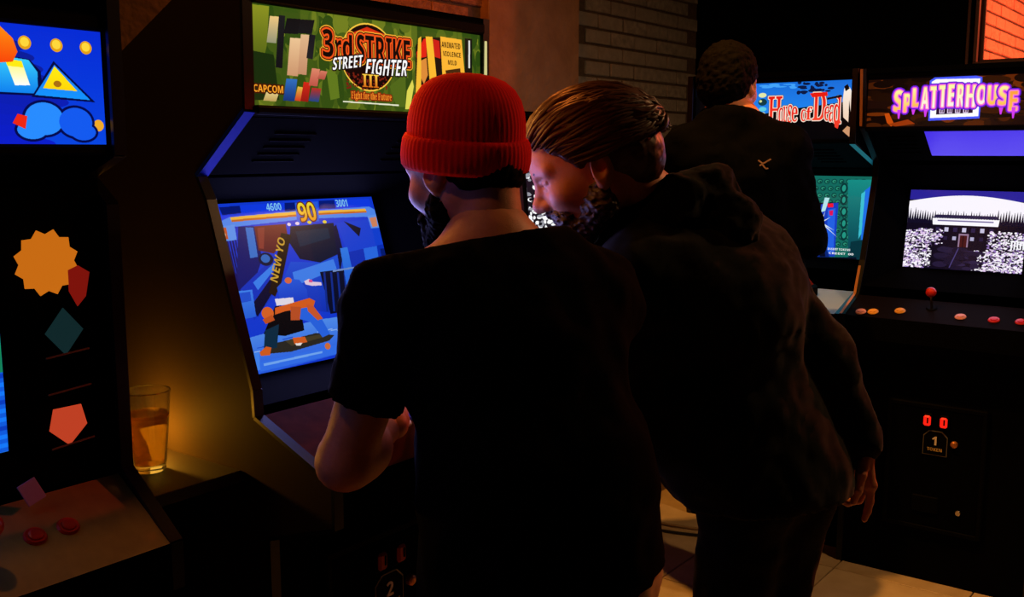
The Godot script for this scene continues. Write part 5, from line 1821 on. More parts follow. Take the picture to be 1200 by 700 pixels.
func person_jacket():
	var base := Vector3(-0.80, 0, -1.93)
	var p := thing("person", "bearded person with swept-back brown hair and black hooded jacket bending towards the fighting game", "person", base)
	var J := {"neck": Vector3(-0.975, 1.375, -1.800), "LS": Vector3(-0.955, 1.262, -1.655), "RS": Vector3(-0.890, 1.272, -1.985),
		"chest": Vector3(-0.905, 1.16, -1.840), "waist": Vector3(-0.868, 0.97, -1.868), "pelvis": Vector3(-0.800, 0.83, -1.925),
		"LE": Vector3(-1.05, 1.03, -1.66), "LW": Vector3(-1.262, 1.015, -1.70), "RE": Vector3(-0.755, 1.062, -2.075), "RW": Vector3(-0.672, 0.885, -2.115),
		"hipaxis": Vector3(0.35, 0, -0.94).normalized(), "fat": 0.98, "ww": 0.05, "hw": 0.062, "thigh": 0.082}
	for g in [["L", -1.0], ["R", 1.0]]:
		var h: Vector3 = J.pelvis + J.hipaxis * 0.066 * g[1]
		J[g[0] + "K"] = Vector3(h.x - 0.03, 0.46, h.z)
		J[g[0] + "A"] = Vector3(h.x - 0.01, 0.09, h.z)
	var V := [PackedVector3Array(), PackedVector3Array(), PackedInt32Array()]
	var f := Field.new()
	torso(f, J)
	f.chain([J.LS, J.LE, J.LW], [0.060, 0.050, 0.038], 0.02)
	f.chain([J.RS, J.RE, J.RW], [0.060, 0.050, 0.038], 0.02)
	f.grow = -0.012
	var T := Transform3D(aim(126, -24, 0).scaled(Vector3.ONE * 1.05), Vector3(-1.069, 1.468, -1.659))
	f.cap(J.neck, T * Vector3(-0.03, -0.06, 0), 0.062, 0.056, 0.03)
	legs(f, J)
	var B := bounds([J.neck, J.LS, J.RS, J.LE, J.RE, J.LW, J.RW, J.LA, J.RA, J.pelvis, J.waist], 0.16)
	nets(f, B[0], B[1], 0.014, V, Transform3D.IDENTITY, base)
	add_head(V, T, J.neck, base, 0.003)
	add_hand(V, J.RW, Vector3(0.10, -1, -0.05), Vector3(0.80, 0.1, -0.60), [0.16, 0.75, 0.85, 0.9], base, false, 0.003)
	add_hand(V, J.LW, Vector3(-0.95, -0.1, 0.15), Vector3(0, 1, 0), [0.5, 0.5, 0.5, 0.5], base, true, 0.004)
	obj("body", arrays(V[0], V[1], V[2]), M.skin, p)
	# jacket with a hood bunched behind the neck
	var c := Field.new()
	torso(c, J)
	for g in [-1.0, 1.0]: c.cap(J.waist + J.hipaxis * 0.055 * g, J.pelvis - Vector3.UP * 0.02 + J.hipaxis * 0.055 * g, 0.118, 0.108, 0.07)
	c.chain([J.LS, J.LE, J.LW.lerp(J.LE, 0.12)], [0.066, 0.056, 0.042], 0.04)
	c.chain([J.RS, J.RE, J.RW.lerp(J.RE, 0.05)], [0.070, 0.056, 0.036], 0.04)
	c.cap(J.RS, J.chest + Vector3(0.05, -0.02, -0.03), 0.07, 0.10, 0.05)
	# shoulder yoke
	c.ell(J.chest + Vector3(0.03, 0.05, 0), Vector3(0.12, 0.11, 0.17), 0.08, 0, Basis(Vector3.UP, 0.15))
	c.grow = 0.014
	c.wrinkle = cloth_noise(10.0, 14)
	c.wrinkle_amount = 0.009
	c.cuts = [[Vector3.DOWN, -0.80], [Vector3(-0.55, 0.8, 0.1).normalized(), Vector3(-0.55, 0.8, 0.1).normalized().dot(J.neck + Vector3(-0.02, 0.035, 0.01))]]
	B = bounds([J.LS, J.RS, J.neck, J.pelvis - Vector3.UP * 0.06, J.LW, J.RW, J.RE], 0.19)
	var jk := obj("jacket", blob(c, B[0], B[1], 0.011, base), M.black_cloth, p)
	var hd := Field.new()
	var n: Vector3 = J.neck
	hd.chain([n + Vector3(-0.085, -0.075, 0.115), n + Vector3(-0.03, -0.015, 0.105), n + Vector3(0.050, 0.035, 0.060), n + Vector3(0.085, 0.048, -0.01), n + Vector3(0.050, 0.040, -0.085), n + Vector3(-0.035, 0.0, -0.12), n + Vector3(-0.09, -0.06, -0.10)], [0.024, 0.036, 0.044, 0.046, 0.044, 0.036, 0.024], 0.03)
	hd.chain([n + Vector3(0.05, 0.0, 0.06), n + Vector3(0.12, -0.02, -0.02), n + Vector3(0.06, 0.0, -0.10)], [0.045, 0.052, 0.045], 0.04)
	hd.wrinkle = cloth_noise(16.0, 5)
	hd.wrinkle_amount = 0.014
	B = bounds([n + Vector3(-0.1, -0.1, -0.13), n + Vector3(0.13, 0.06, 0.13)], 0.07)
	obj("hood", blob(hd, B[0], B[1], 0.009, base), M.black_cloth, jk)
	var t := Field.new()
	for g in [-1.0, 1.0]: t.cap(J.waist.lerp(J.pelvis, 0.6) + J.hipaxis * 0.07 * g, J.pelvis + J.hipaxis * 0.055 * g, 0.09, 0.092, 0.06)
	legs(t, J)
	t.grow = 0.010
	t.wrinkle = cloth_noise(11.0, 28)
	t.wrinkle_amount = 0.008
	t.cuts = [[Vector3.UP, 0.86], [Vector3.DOWN, -0.06]]
	B = bounds([J.pelvis + Vector3.UP * 0.05, J.LA, J.RA, J.LK, J.RK], 0.2)
	obj("trousers", blob(t, B[0], B[1], 0.013, base), M.black_cloth, p)
	shoes(p, J, base, Vector3(-0.94, 0, -0.35), M.black_leather)
	add_beard(p, T, base, M.brown_beard, 0.011)
	# eyebrows
	for s in [-1.0, 1.0]:
		var e := tube([Vector3(0.098, 0.026, 0.014 * s), Vector3(0.097, 0.033, 0.028 * s), Vector3(0.085, 0.033, 0.046 * s)], [0.003, 0.0045, 0.002], 6)
		obj("eyebrow", e, M.brown_beard, p, Transform3D(T.basis, T.origin - base))
	# hair: a cap and several hundred locks combed back from the brow
	var hc := Field.new()
	hc.ell(Vector3(-0.014, 0.040, 0), Vector3(0.112, 0.090, 0.086), 0.03)
	hc.ell(Vector3(-0.080, 0.000, 0), Vector3(0.060, 0.075, 0.072), 0.04)
	hc.ell(Vector3(0.075, -0.045, 0), Vector3(0.065, 0.108, 0.15), 0.012, 1)
	for s in [-1.0, 1.0]: hc.ell(Vector3(-0.012, -0.012, 0.088 * s), Vector3(0.026, 0.036, 0.02), 0.01, 1)
	hc.wrinkle = cloth_noise(45.0, 6)
	hc.wrinkle_amount = 0.0025
	var H := [PackedVector3Array(), PackedVector3Array(), PackedInt32Array()]
	nets(hc, Vector3(-0.16, -0.10, -0.12), Vector3(0.12, 0.17, 0.12), 0.0055, H, T, base)
	rng.seed = 12
	var hl := T
	hl.origin -= base
	for i in 900:
		var roll := rng.randf_range(-1.75, 1.75)
		var t0 := rng.randf_range(0.50, 1.9) + maxf(0.0, absf(roll) - 0.75) * 0.75
		var t1 := minf(t0 + rng.randf_range(0.8, 1.8), 2.95)
		var lift := rng.randf_range(1.0, 1.07)
		var pts := []
		var rad := []
		var sway := rng.randf_range(-0.12, 0.12)
		var curl := rng.randf_range(0.0, 1.0)
		for k in 8:
			var u := k / 7.0
			var a := lerpf(t0, t1, u)
			var rr := roll + sway * sin(u * 5.0 + i)
			var q: Vector3 = Vector3(cos(a) * 0.118, sin(a) * cos(rr) * 0.096, sin(a) * sin(rr) * 0.090) * (lift + 0.05 * sin(PI * u))
			q += Vector3(-0.014, 0.040, 0)
			if a > 2.1: q += Vector3(-0.02, -0.015 + 0.012 * sin(a * 9 + i), 0.006 * cos(i + a * 8)) * (a - 2.1) * 1.6 * curl
			pts.append(hl * q)
			rad.append(0.0016 + 0.0042 * sin(PI * clampf(u * 0.9 + 0.08, 0, 1)))
		tube_into(H, pts, rad, 5)
	obj("hair", arrays(H[0], H[1], H[2]), M.brown_hair, p)

func person_shadow():
	var base := Vector3(-1.43, 0, -3.10)
	var p := thing("person", "dark silhouetted person with back turned playing the zombie shooting game", "person", base)
	var J := {"neck": Vector3(-1.455, 1.60, -3.10), "LS": Vector3(-1.56, 1.500, -3.02), "RS": Vector3(-1.315, 1.495, -3.19),
		"chest": Vector3(-1.435, 1.40, -3.09), "waist": Vector3(-1.43, 1.15, -3.09), "pelvis": Vector3(-1.375, 0.97, -3.10),
		"LE": Vector3(-1.63, 1.22, -3.12), "LW": Vector3(-1.55, 1.13, -3.34), "RE": Vector3(-1.25, 1.22, -3.24), "RW": Vector3(-1.38, 1.13, -3.38),
		"hipaxis": Vector3(0.82, 0, -0.57).normalized()}
	for g in [["L", -1.0], ["R", 1.0]]:
		var h: Vector3 = J.pelvis + J.hipaxis * 0.1 * g[1]
		J[g[0] + "K"] = Vector3(h.x + 0.02, 0.5, h.z - 0.02)
		J[g[0] + "A"] = Vector3(h.x + 0.03, 0.09, h.z)
	var V := [PackedVector3Array(), PackedVector3Array(), PackedInt32Array()]
	var f := Field.new()
	torso(f, J)
	f.chain([J.LS, J.LE, J.LW], [0.054, 0.042, 0.028], 0.02)
	f.chain([J.RS, J.RE, J.RW], [0.054, 0.042, 0.028], 0.02)
	var T := Transform3D(aim(2, -8), Vector3(-1.478, 1.712, -3.125))
	f.cap(J.neck, T * Vector3(-0.03, -0.06, 0), 0.062, 0.056, 0.03)
	legs(f, J)
	var B := bounds([J.neck, J.LS, J.RS, J.LE, J.RE, J.LW, J.RW, J.LA, J.RA], 0.16)
	nets(f, B[0], B[1], 0.018, V, Transform3D.IDENTITY, base)
	add_head(V, T, J.neck, base, 0.005)
	add_hand(V, J.LW, Vector3(0.25, -0.1, -1), Vector3(0, 1, 0), [0.6, 0.7, 0.7, 0.7], base, true, 0.005)
	add_hand(V, J.RW, Vector3(-0.25, -0.1, -1), Vector3(0, 1, 0), [0.6, 0.7, 0.7, 0.7], base, false, 0.005)
	obj("body", arrays(V[0], V[1], V[2]), M.skin, p)
	var c := Field.new()
	torso(c, J)
	for g in [-1.0, 1.0]: c.cap(J.waist + J.hipaxis * 0.08 * g, J.pelvis - Vector3.UP * 0.05 + J.hipaxis * 0.09 * g, 0.11, 0.12, 0.07)
	c.chain([J.LS, J.LE, J.LW.lerp(J.LE, 0.12)], [0.066, 0.056, 0.042], 0.04)
	c.chain([J.RS, J.RE, J.RW.lerp(J.RE, 0.12)], [0.066, 0.056, 0.042], 0.04)
	c.grow = 0.014
	c.wrinkle = cloth_noise(10.0, 24)
	c.wrinkle_amount = 0.012
	c.cuts = [[Vector3.DOWN, -0.87], [Vector3(0, 1, -0.2).normalized(), Vector3(0, 1, -0.2).normalized().dot(J.neck + Vector3(0, 0.035, 0))]]
	B = bounds([J.LS, J.RS, J.neck, J.pelvis, J.LW, J.RW, J.LE, J.RE], 0.19)
	var jk := obj("jacket", blob(c, B[0], B[1], 0.014, base), M.black_cotton, p)
	# small pale emblem on the back of the jacket: march along the surface normal to lie on the cloth
	c.all()
	var q := Vector3(-1.300, 1.462, -2.90)
	for k in 80:
		var dd := c.value(q)
		if dd < 0.003: break
		q += Vector3(-0.02, 0, -1).normalized() * maxf(dd * 0.7, 0.002)
	var s := st()
	var fac := Vector3(0.25, 0.1, 1).normalized()
	var rx := Vector3.UP.cross(fac).normalized()
	var ry := fac.cross(rx)
	for bar in [[-0.020, -0.012, -0.004, 0.0], [-0.004, 0.0, 0.022, 0.016], [-0.016, 0.012, -0.002, 0.002], [-0.004, 0.0, 0.008, -0.014], [0.008, -0.014, 0.016, -0.013], [-0.022, -0.013, -0.012, -0.012]]:
		var a := Vector2(bar[0], bar[1])
		var b2 := Vector2(bar[2], bar[3])
		var nn := (b2 - a).orthogonal().normalized() * 0.0022
		var Q := []
		for v in [a + nn, b2 + nn, b2 - nn, a - nn]: Q.append(q - base + rx * v.x + ry * v.y + fac * 0.004)
		quad(s, Q[0], Q[1], Q[2], Q[3], fac)
		for e in 4: quad(s, Q[e], Q[(e + 1) % 4], Q[(e + 1) % 4] - fac * 0.006, Q[e] - fac * 0.006, (Q[e] - Q[(e + 2) % 4]).normalized())
	tag(obj("emblem", s.commit(), M.print_tan, jk), "small pale emblem printed on the jacket")
	var t := Field.new()
	for g in [-1.0, 1.0]: t.cap(J.waist.lerp(J.pelvis, 0.6) + J.hipaxis * 0.07 * g, J.pelvis + J.hipaxis * 0.085 * g, 0.10, 0.108, 0.06)
	legs(t, J)
	t.grow = 0.012
	t.cuts = [[Vector3.UP, 1.0], [Vector3.DOWN, -0.06]]
	B = bounds([J.pelvis + Vector3.UP * 0.05, J.LA, J.RA, J.LK, J.RK], 0.2)
	obj("trousers", blob(t, B[0], B[1], 0.018, base), M.black_cloth, p)
	shoes(p, J, base, Vector3(0, 0, -1), M.black_leather)
	var hc := Field.new()
	hc.ell(Vector3(-0.022, 0.042, 0), Vector3(0.112, 0.102, 0.092), 0.03)
	hc.ell(Vector3(-0.060, -0.02, 0), Vector3(0.066, 0.07, 0.076), 0.04)
	hc.ell(Vector3(0.085, -0.035, 0), Vector3(0.065, 0.10, 0.15), 0.012, 1)
	hc.wrinkle = cloth_noise(45.0, 6)
	hc.wrinkle_amount = 0.007
	var H := [PackedVector3Array(), PackedVector3Array(), PackedInt32Array()]
	nets(hc, Vector3(-0.16, -0.12, -0.12), Vector3(0.12, 0.17, 0.12), 0.006, H, T, base)
	obj("hair", arrays(H[0], H[1], H[2]), M.dark_hair, p)
# ---------------------------------------------------------------- lamps
func ceiling_lamp(called: String, label: String, at_: Vector3, c: Color, energy: float, glowing := 1.0, deep := 0.0):
	var t := thing(called, label, "lamp", at_)
	obj("cord", lathe([Vector2(0.004, 0.10), Vector2(0.004, 3.0 - at_.y)], 8), M.black_metal, t)
	obj("canopy", lathe([Vector2(0.05, 2.965 - at_.y), Vector2(0.055, 3.0 - at_.y)], 16), M.black_metal, t)
	obj("shade", lathe([Vector2(0.012, 0.115), Vector2(0.04, 0.105), Vector2(0.10, 0.01), Vector2(0.10, 0.0099 - deep), Vector2(0.098, 0.008 - deep), Vector2(0.098, 0.0079), Vector2(0.038, 0.10), Vector2(0.012, 0.11)], 24), M.black_metal, t)
	var pr := []
	for k in 11: pr.append(Vector2(sin(PI * k / 10.0) * 0.032, 0.03 - cos(PI * k / 10.0) * 0.032))
	obj("light_bulb", lathe(pr, 16), glow("bulb_glow", null, glowing, c), t)
	var l := OmniLight3D.new()
	l.name = "lamp_light"
	l.light_color = c
	l.light_energy = energy
	l.omni_range = 12.0
	l.omni_attenuation = 2.0
	l.light_size = 0.03
	l.shadow_enabled = true
	t.add_child(l)
	l.position = Vector3(0, 0.03, 0)
	return t

func brick_wall(parent: Node3D, base: float, sign_: float, z0: float, z1: float, y0: float, y1: float, mats: Array, holes: Array, proud := 0.008):
	# bricks on a wall plane x = base, face along sign_ * x, each one a part
	var meshes := [rbox(Vector3(0.03, 0.055, 0.192), 0.003), rbox(Vector3(0.03, 0.055, 0.190), 0.004), rbox(Vector3(0.03, 0.0545, 0.1915), 0.0025)]
	var row := 0
	var y := y0 + 0.0325
	while y < y1 - 0.03:
		var z := z0 - 0.10 - (0.10 if row % 2 else 0.0)
		while z > z1 + 0.05:
			var skip := false
			for h in holes:
				if z - 0.09 < h[0] and z + 0.09 > h[1]: skip = true
			if not skip:
				var o := obj("brick", meshes[rng.randi() % 3], mats[rng.randi() % mats.size()], parent)
				o.position = Vector3(base + sign_ * (proud - 0.015 + rng.randf_range(-0.0015, 0.002)), y, z)
				o.rotation = Vector3(0, rng.randf_range(-0.006, 0.006), rng.randf_range(-0.006, 0.006))
			z -= 0.20
		row += 1
		y += 0.065

func _ready():
	# camera
	var cam := Camera3D.new()
	cam.name = "camera"
	add_child(cam)
	cam.position = Vector3(0, 1.5, 0)
	cam.rotation = Vector3(deg_to_rad(-8.24), deg_to_rad(37.2), 0)
	cam.fov = 2.0 * rad_to_deg(atan(350.0 / 1187.0))
	cam.near = 0.05
	cam.current = true
	# a closed room: no daylight, near-black surroundings
	var we := WorldEnvironment.new()
	we.name = "surroundings"
	var env := Environment.new()
	env.background_mode = Environment.BG_COLOR
	env.background_color = Color(0.0, 0.0, 0.0)
	env.tonemap_mode = Environment.TONE_MAPPER_LINEAR
	env.tonemap_exposure = 1.0
	env.sdfgi_enabled = true
	env.ssao_enabled = true
	env.ssil_enabled = true
	we.environment = env
	add_child(we)
	materials()
	# lamps of the room, one added for rim light (their fittings hang above the frame)
	ceiling_lamp("pendant_lamp", "small black pendant lamp with warm bulb hanging by the brick wall", Vector3(-1.92, 2.42, -2.12), Color(1.0, 0.50, 0.17), 0.42)
	ceiling_lamp("pendant_lamp", "small black pendant lamp hanging over the tiles before the corner cabinet", Vector3(-1.45, 2.6, -2.72), Color(1.0, 0.68, 0.30), 3.0, 1.0, 0.125)
	ceiling_lamp("pendant_lamp", "small black pendant lamp added before the haunted house cabinet to edge the jacket with light", Vector3(-0.1, 2.5, -3.05), Color(1.0, 0.76, 0.50), 1.2)  # unseen lamp added for the edge of light along the jacket
	ceiling_lamp("pendant_lamp", "small black pendant lamp hanging over the near end of the cabinet row", Vector3(-1.44, 2.6, -0.45), Color(1.0, 0.64, 0.24), 0.30)
	ceiling_lamp("pendant_lamp", "red pendant lamp hanging in the room beyond the window", Vector3(0.1, 2.75, -6.0), Color(1.0, 0.40, 0.24), 12.0)
	print("room"); room()
	print("cabinets"); cabinets()
	print("small"); small_things()
	print("people ", Time.get_ticks_msec()); person_beanie()
	print(Time.get_ticks_msec()); person_jacket()
	print(Time.get_ticks_msec()); person_shadow()
	print("done ", Time.get_ticks_msec())

func materials():
	mat("laminate", Color8(7, 7, 8), 0.8, 0.0, 0.05)
	mat("brown_laminate", Color8(38, 29, 17), 0.7, 0.0, 0.1)
	mat("black_metal", Color8(8, 8, 9), 0.6, 0.0, 0.1)
	mat("bezel", Color8(4, 4, 5), 0.8, 0.0, 0.05)
	mat("trim", Color8(14, 13, 13), 0.3, 0.0, 0.4)
	mat("trim_blue_lit", Color8(8, 36, 226), 0.5, 0.0, 0.1)  # blue light of the next marquee put into the trim colour
	mat("trim_tan_lit", Color8(190, 120, 60), 0.4, 0.0, 0.5)  # warm light put into the colour, for lit stretches of trim
	mat("door", Color8(6, 6, 7), 0.8, 0.0, 0.05)
	mat("chrome", Color8(200, 200, 205), 0.2, 1.0)
	mat("pale_metal", Color8(120, 118, 112), 0.4, 0.4)
	mat("brass", Color8(200, 130, 70), 0.35, 0.6)
	mat("print_white", Color8(235, 225, 210), 0.6)
	mat("print_gold", Color8(200, 170, 100), 0.6)
	mat("print_tan", Color8(130, 98, 74), 0.7)
	triplanar(mat("panel", Color.WHITE, 0.7, 0.0, 0.1), noise_tex(0.02, Color8(66, 30, 14), Color8(92, 44, 22), 3), 4.0)
	triplanar(mat("panel_tan", Color.WHITE, 0.5, 0.0, 0.4), noise_tex(0.03, Color8(150, 118, 46), Color8(176, 140, 58), 6), 4.0)
	mat("panel_dark", Color8(14, 9, 7), 0.6, 0.0, 0.1)
	mat("panel_pale", Color8(150, 170, 210), 0.5)
	mat("button_red", Color8(214, 40, 20), 0.3)
	mat("button_yellow", Color8(226, 160, 60), 0.3)
	mat("button_pink", Color8(226, 150, 130), 0.3)
	mat("button_white", Color8(230, 228, 224), 0.3)
	mat("button_blue", Color8(30, 60, 190), 0.3)
	mat("ball_black", Color8(16, 16, 18), 0.2)
	mat("red_plastic", Color8(190, 60, 44), 0.3)
	glow("lit_button_light", null, 1.0, Color8(255, 34, 20))
	# skin, hair and cloth
	var sk := mat("skin", Color8(196, 132, 100), 0.5, 0.0, 0.4)
	sk.subsurf_scatter_enabled = true
	sk.subsurf_scatter_strength = 0.15
	triplanar(sk, noise_tex(0.05, Color8(235, 225, 220), Color8(255, 250, 248), 5), 6.0, false)
	relief(sk, 0.3, 0.6)
	mat("dark_hair", Color8(8, 6, 5), 0.8, 0.0, 0.1)
	mat("brown_hair", Color8(62, 31, 11), 0.42, 0.0, 0.4)
	mat("brown_beard", Color8(54, 30, 18), 0.6)
	mat("black_cotton", Color8(5, 5, 6), 0.95, 0.0, 0.1)
	mat("black_cloth", Color8(9, 9, 8), 0.95, 0.0, 0.1)
	for n in ["black_cotton", "black_cloth"]:
		triplanar(M[n], noise_tex(0.2, Color8(200, 200, 200), Color8(255, 255, 255), 15), 14.0, false)
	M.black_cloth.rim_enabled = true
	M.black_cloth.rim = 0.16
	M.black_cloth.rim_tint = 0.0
	mat("black_leather", Color8(18, 17, 16), 0.5)
	triplanar(mat("khaki", Color8(186, 150, 104), 0.9), noise_tex(0.2, Color8(215, 215, 215), Color8(255, 255, 255), 16), 14.0, false)
	var rk := mat("red_knit", Color8(226, 14, 12), 0.9, 0.0, 0.2)
	triplanar(rk, noise_tex(0.15, Color8(215, 205, 205), Color8(255, 255, 255), 17), 12.0, false)
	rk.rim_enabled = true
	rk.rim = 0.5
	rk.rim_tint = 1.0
	# room
	for k in 3:
		relief(triplanar(mat("brick_%d" % k, Color.WHITE, 0.9, 0.0, 0.2), noise_tex(0.03, [Color8(128, 84, 60), Color8(142, 96, 70), Color8(116, 78, 58)][k], [Color8(168, 118, 88), Color8(158, 108, 82), Color8(150, 104, 80)][k], 30 + k), 2.6), 0.06, 3.0, 50 + k)
		relief(triplanar(mat("painted_brick_%d" % k, Color.WHITE, 0.85, 0.0, 0.25), noise_tex(0.03, [Color8(124, 119, 118), Color8(132, 126, 124), Color8(118, 114, 113)][k], [Color8(152, 145, 143), Color8(146, 140, 138), Color8(158, 150, 147)][k], 40 + k), 2.6), 0.06, 3.0, 60 + k)
	for k in 2:
		relief(triplanar(mat("rose_brick_%d" % k, Color.WHITE, 0.9, 0.0, 0.2), noise_tex(0.03, [Color8(190, 130, 110), Color8(204, 150, 126)][k], [Color8(226, 176, 150), Color8(214, 160, 140)][k], 70 + k), 2.6), 0.06, 3.0, 80 + k)
	triplanar(mat("mortar", Color.WHITE, 0.95), noise_tex(0.05, Color8(70, 56, 46), Color8(92, 76, 64), 20), 3.0)
	relief(triplanar(mat("plaster", Color.WHITE, 0.9, 0.0, 0.2), noise_tex(0.02, Color8(140, 106, 76), Color8(164, 126, 92), 21), 1.2), 0.08, 1.5, 9)
	relief(triplanar(mat("olive_plaster", Color.WHITE, 0.9, 0.0, 0.2), noise_tex(0.02, Color8(64, 52, 28), Color8(78, 63, 36), 23), 1.2), 0.08, 1.5, 9)
	mat("dark_paint", Color8(5, 5, 6), 0.9, 0.0, 0.05)
	triplanar(mat("grout", Color.WHITE, 0.95), noise_tex(0.05, Color8(90, 70, 48), Color8(110, 88, 62), 22), 3.0)
	for k in 3:
		triplanar(mat("tile_%d" % k, Color.WHITE, 0.4, 0.0, 0.4), noise_tex(0.02, [Color8(196, 170, 130), Color8(204, 178, 138), Color8(188, 162, 122)][k], [Color8(216, 192, 152), Color8(222, 198, 160), Color8(210, 186, 148)][k], 25 + k), 1.4)
	var gl := mat("glass", Color(1, 1, 1), 0.02)
	gl.refraction_enabled = true
	gl.refraction_scale = 0.05
	gl.transparency = BaseMaterial3D.TRANSPARENCY_ALPHA
	gl.albedo_color = Color(0.97, 0.97, 0.95, 0.06)
	var be := mat("beer", Color(1.0, 0.74, 0.22, 0.3), 0.02)
	be.refraction_enabled = true
	be.refraction_scale = 0.033
	be.transparency = BaseMaterial3D.TRANSPARENCY_ALPHA
	var pane := mat("pane", Color(0.9, 0.9, 0.9, 0.08), 0.02)
	pane.transparency = BaseMaterial3D.TRANSPARENCY_ALPHA
	mat("window_frame", Color8(70, 40, 34), 0.5)
	mat("shelf_wood", Color8(30, 22, 16), 0.5)
	mat("cable", Color8(30, 26, 22), 0.5)
	mat("cable_tan", Color8(170, 140, 100), 0.6)
	mat("wax", Color8(226, 206, 160), 0.5)
	mat("lilac_paper", Color8(190, 160, 196), 0.8)

func room():
	var fl := struct("floor", rbox(Vector3(5.4, 0.1, 7.5), 0.002), M.grout, at(0.1, -0.058, -1.0))
	var tm := [rbox(Vector3(0.452, 0.012, 0.452), 0.002)]
	rng.seed = 2
	for i in range(-3, 9):
		for j in range(-4, 13):
			var x := -1.19 + 0.457 * (i + 0.5)
			var z := -3.05 + 0.457 * (j + 0.5)
			if x < -2.25 or x > 2.4 or z < -4.5 or z > 2.4: continue
			obj("tile", tm[0], M["tile_%d" % (rng.randi() % 3)], fl, at(x - 0.1, 0.058 - 0.006, z + 1.0))
	struct("ceiling", rbox(Vector3(5.4, 0.1, 7.5), 0.002), M.dark_paint, at(0.1, 3.05, -1.0))
	var wl := struct("wall_left", rbox(Vector3(0.15, 3.0, 7.4), 0.002), M.mortar, at(-2.435, 1.5, -1.0))
	rng.seed = 6
	brick_wall(wl, 0.075, 1.0, -1.75 + 1.0, -2.93 + 1.0, 1.62 - 1.5, 2.40 - 1.5, [M.brick_0, M.brick_1, M.brick_2], [])
	brick_wall(wl, 0.075, 1.0, -3.50 + 1.0, -4.58 + 1.0, 0.97 - 1.5, 2.40 - 1.5, [M.painted_brick_0, M.painted_brick_1, M.painted_brick_2], [])
	obj("plaster_pier", rbox(Vector3(0.05, 3.0, 0.585), 0.004), M.plaster, wl, at(0.09, 0, -3.213 + 1.0))
	obj("plaster_field", rbox(Vector3(0.02, 3.0, 4.35), 0.002), M.olive_plaster, wl, at(0.08, 0, 0.43 + 1.0))
	# the dark wall behind the second row, with a window into the next room
	var s := st()
	for b in [[-2.6, -1.08, 0.0, 3.0], [-0.05, 2.8, 0.0, 3.0], [-1.08, -0.05, 0.0, 1.855], [-1.08, -0.05, 2.75, 3.0]]:
		s.append_from(rbox(Vector3(b[1] - b[0], b[3] - b[2], 0.14), 0.001), 0, at((b[0] + b[1]) / 2, (b[2] + b[3]) / 2, -4.67))
	struct("wall_back", s.commit(), M.dark_paint)
	struct("wall_right", rbox(Vector3(0.15, 3.0, 7.4), 0.002), M.dark_paint, at(2.72, 1.5, -1.0))
	struct("wall_front", rbox(Vector3(5.4, 3.0, 0.15), 0.002), M.dark_paint, at(0.1, 1.5, 2.72))
	var w := struct("window_1", frame_mesh(1.03, 0.895, 0.014, 0.03), M.window_frame, at(-0.565, 2.3025, -4.60))
	obj("outer_trim", rbox(Vector3(0.012, 0.90, 0.012), 0.003), M.window_frame, w, at(-0.540, 0, 0.008))
	obj("sash", frame_mesh(1.0, 0.865, 0.012, 0.02), M.window_frame, w, at(0, 0, -0.05))
	obj("pane", rbox(Vector3(0.976, 0.841, 0.005), 0.001), M.pane, w, at(0, 0, -0.05))
	# next room: brick wall running away from the window
	var wn := struct("wall_adjoining", rbox(Vector3(0.12, 3.2, 3.8), 0.002), M.mortar, at(-1.34, 1.6, -6.65))
	rng.seed = 8
	brick_wall(wn, 0.06, 1.0, 1.4, -1.7, 1.75 - 1.6, 2.95 - 1.6, [M.rose_brick_0, M.rose_brick_1], [])
	struct("wall_adjoining_far", rbox(Vector3(3.6, 3.2, 0.12), 0.002), M.plaster, at(0.4, 1.6, -8.61))
	struct("wall_adjoining_right", rbox(Vector3(0.12, 3.2, 3.8), 0.002), M.plaster, at(2.2, 1.6, -6.65))
	struct("ceiling_adjoining", rbox(Vector3(3.6, 0.1, 3.9), 0.002), M.plaster, at(0.4, 3.25, -6.68))
	struct("floor_adjoining", rbox(Vector3(3.6, 0.1, 3.9), 0.002), M.grout, at(0.4, -0.05, -6.68))

func frame_mesh(w: float, h: float, t: float, d: float) -> ArrayMesh:
	var s := st()
	for b in [[0, h / 2 - t / 2, w, t], [0, -h / 2 + t / 2, w, t], [-w / 2 + t / 2, 0, t, h - 2 * t], [w / 2 - t / 2, 0, t, h - 2 * t]]:
		s.append_from(rbox(Vector3(b[2], b[3], d), 0.002), 0, at(b[0], b[1], 0))
	return s.commit()

func V2(x: float, y: float) -> Vector2: return Vector2(x, y)

func flat_shape(pts: Array, t := 0.002) -> ArrayMesh:
	# thin cut-out facing +z
	var s := st()
	var p := PackedVector2Array(pts)
	var ix := Geometry2D.triangulate_polygon(p)
	for k in range(0, ix.size(), 3):
		tri(s, Vector3(p[ix[k]].x, p[ix[k]].y, t), Vector3(p[ix[k + 1]].x, p[ix[k + 1]].y, t), Vector3(p[ix[k + 2]].x, p[ix[k + 2]].y, t), Vector3(0, 0, 1))
	var c := Vector2.ZERO
	for q in p: c += q / p.size()
	for i in p.size():
		var a := p[i]
		var b := p[(i + 1) % p.size()]
		var n := Vector3((b - a).y, -(b - a).x, 0).normalized()
		if n.dot(Vector3(a.x - c.x, a.y - c.y, 0)) < 0: n = -n
		quad(s, Vector3(a.x, a.y, 0), Vector3(b.x, b.y, 0), Vector3(b.x, b.y, t), Vector3(a.x, a.y, t), n)
	return s.commit()

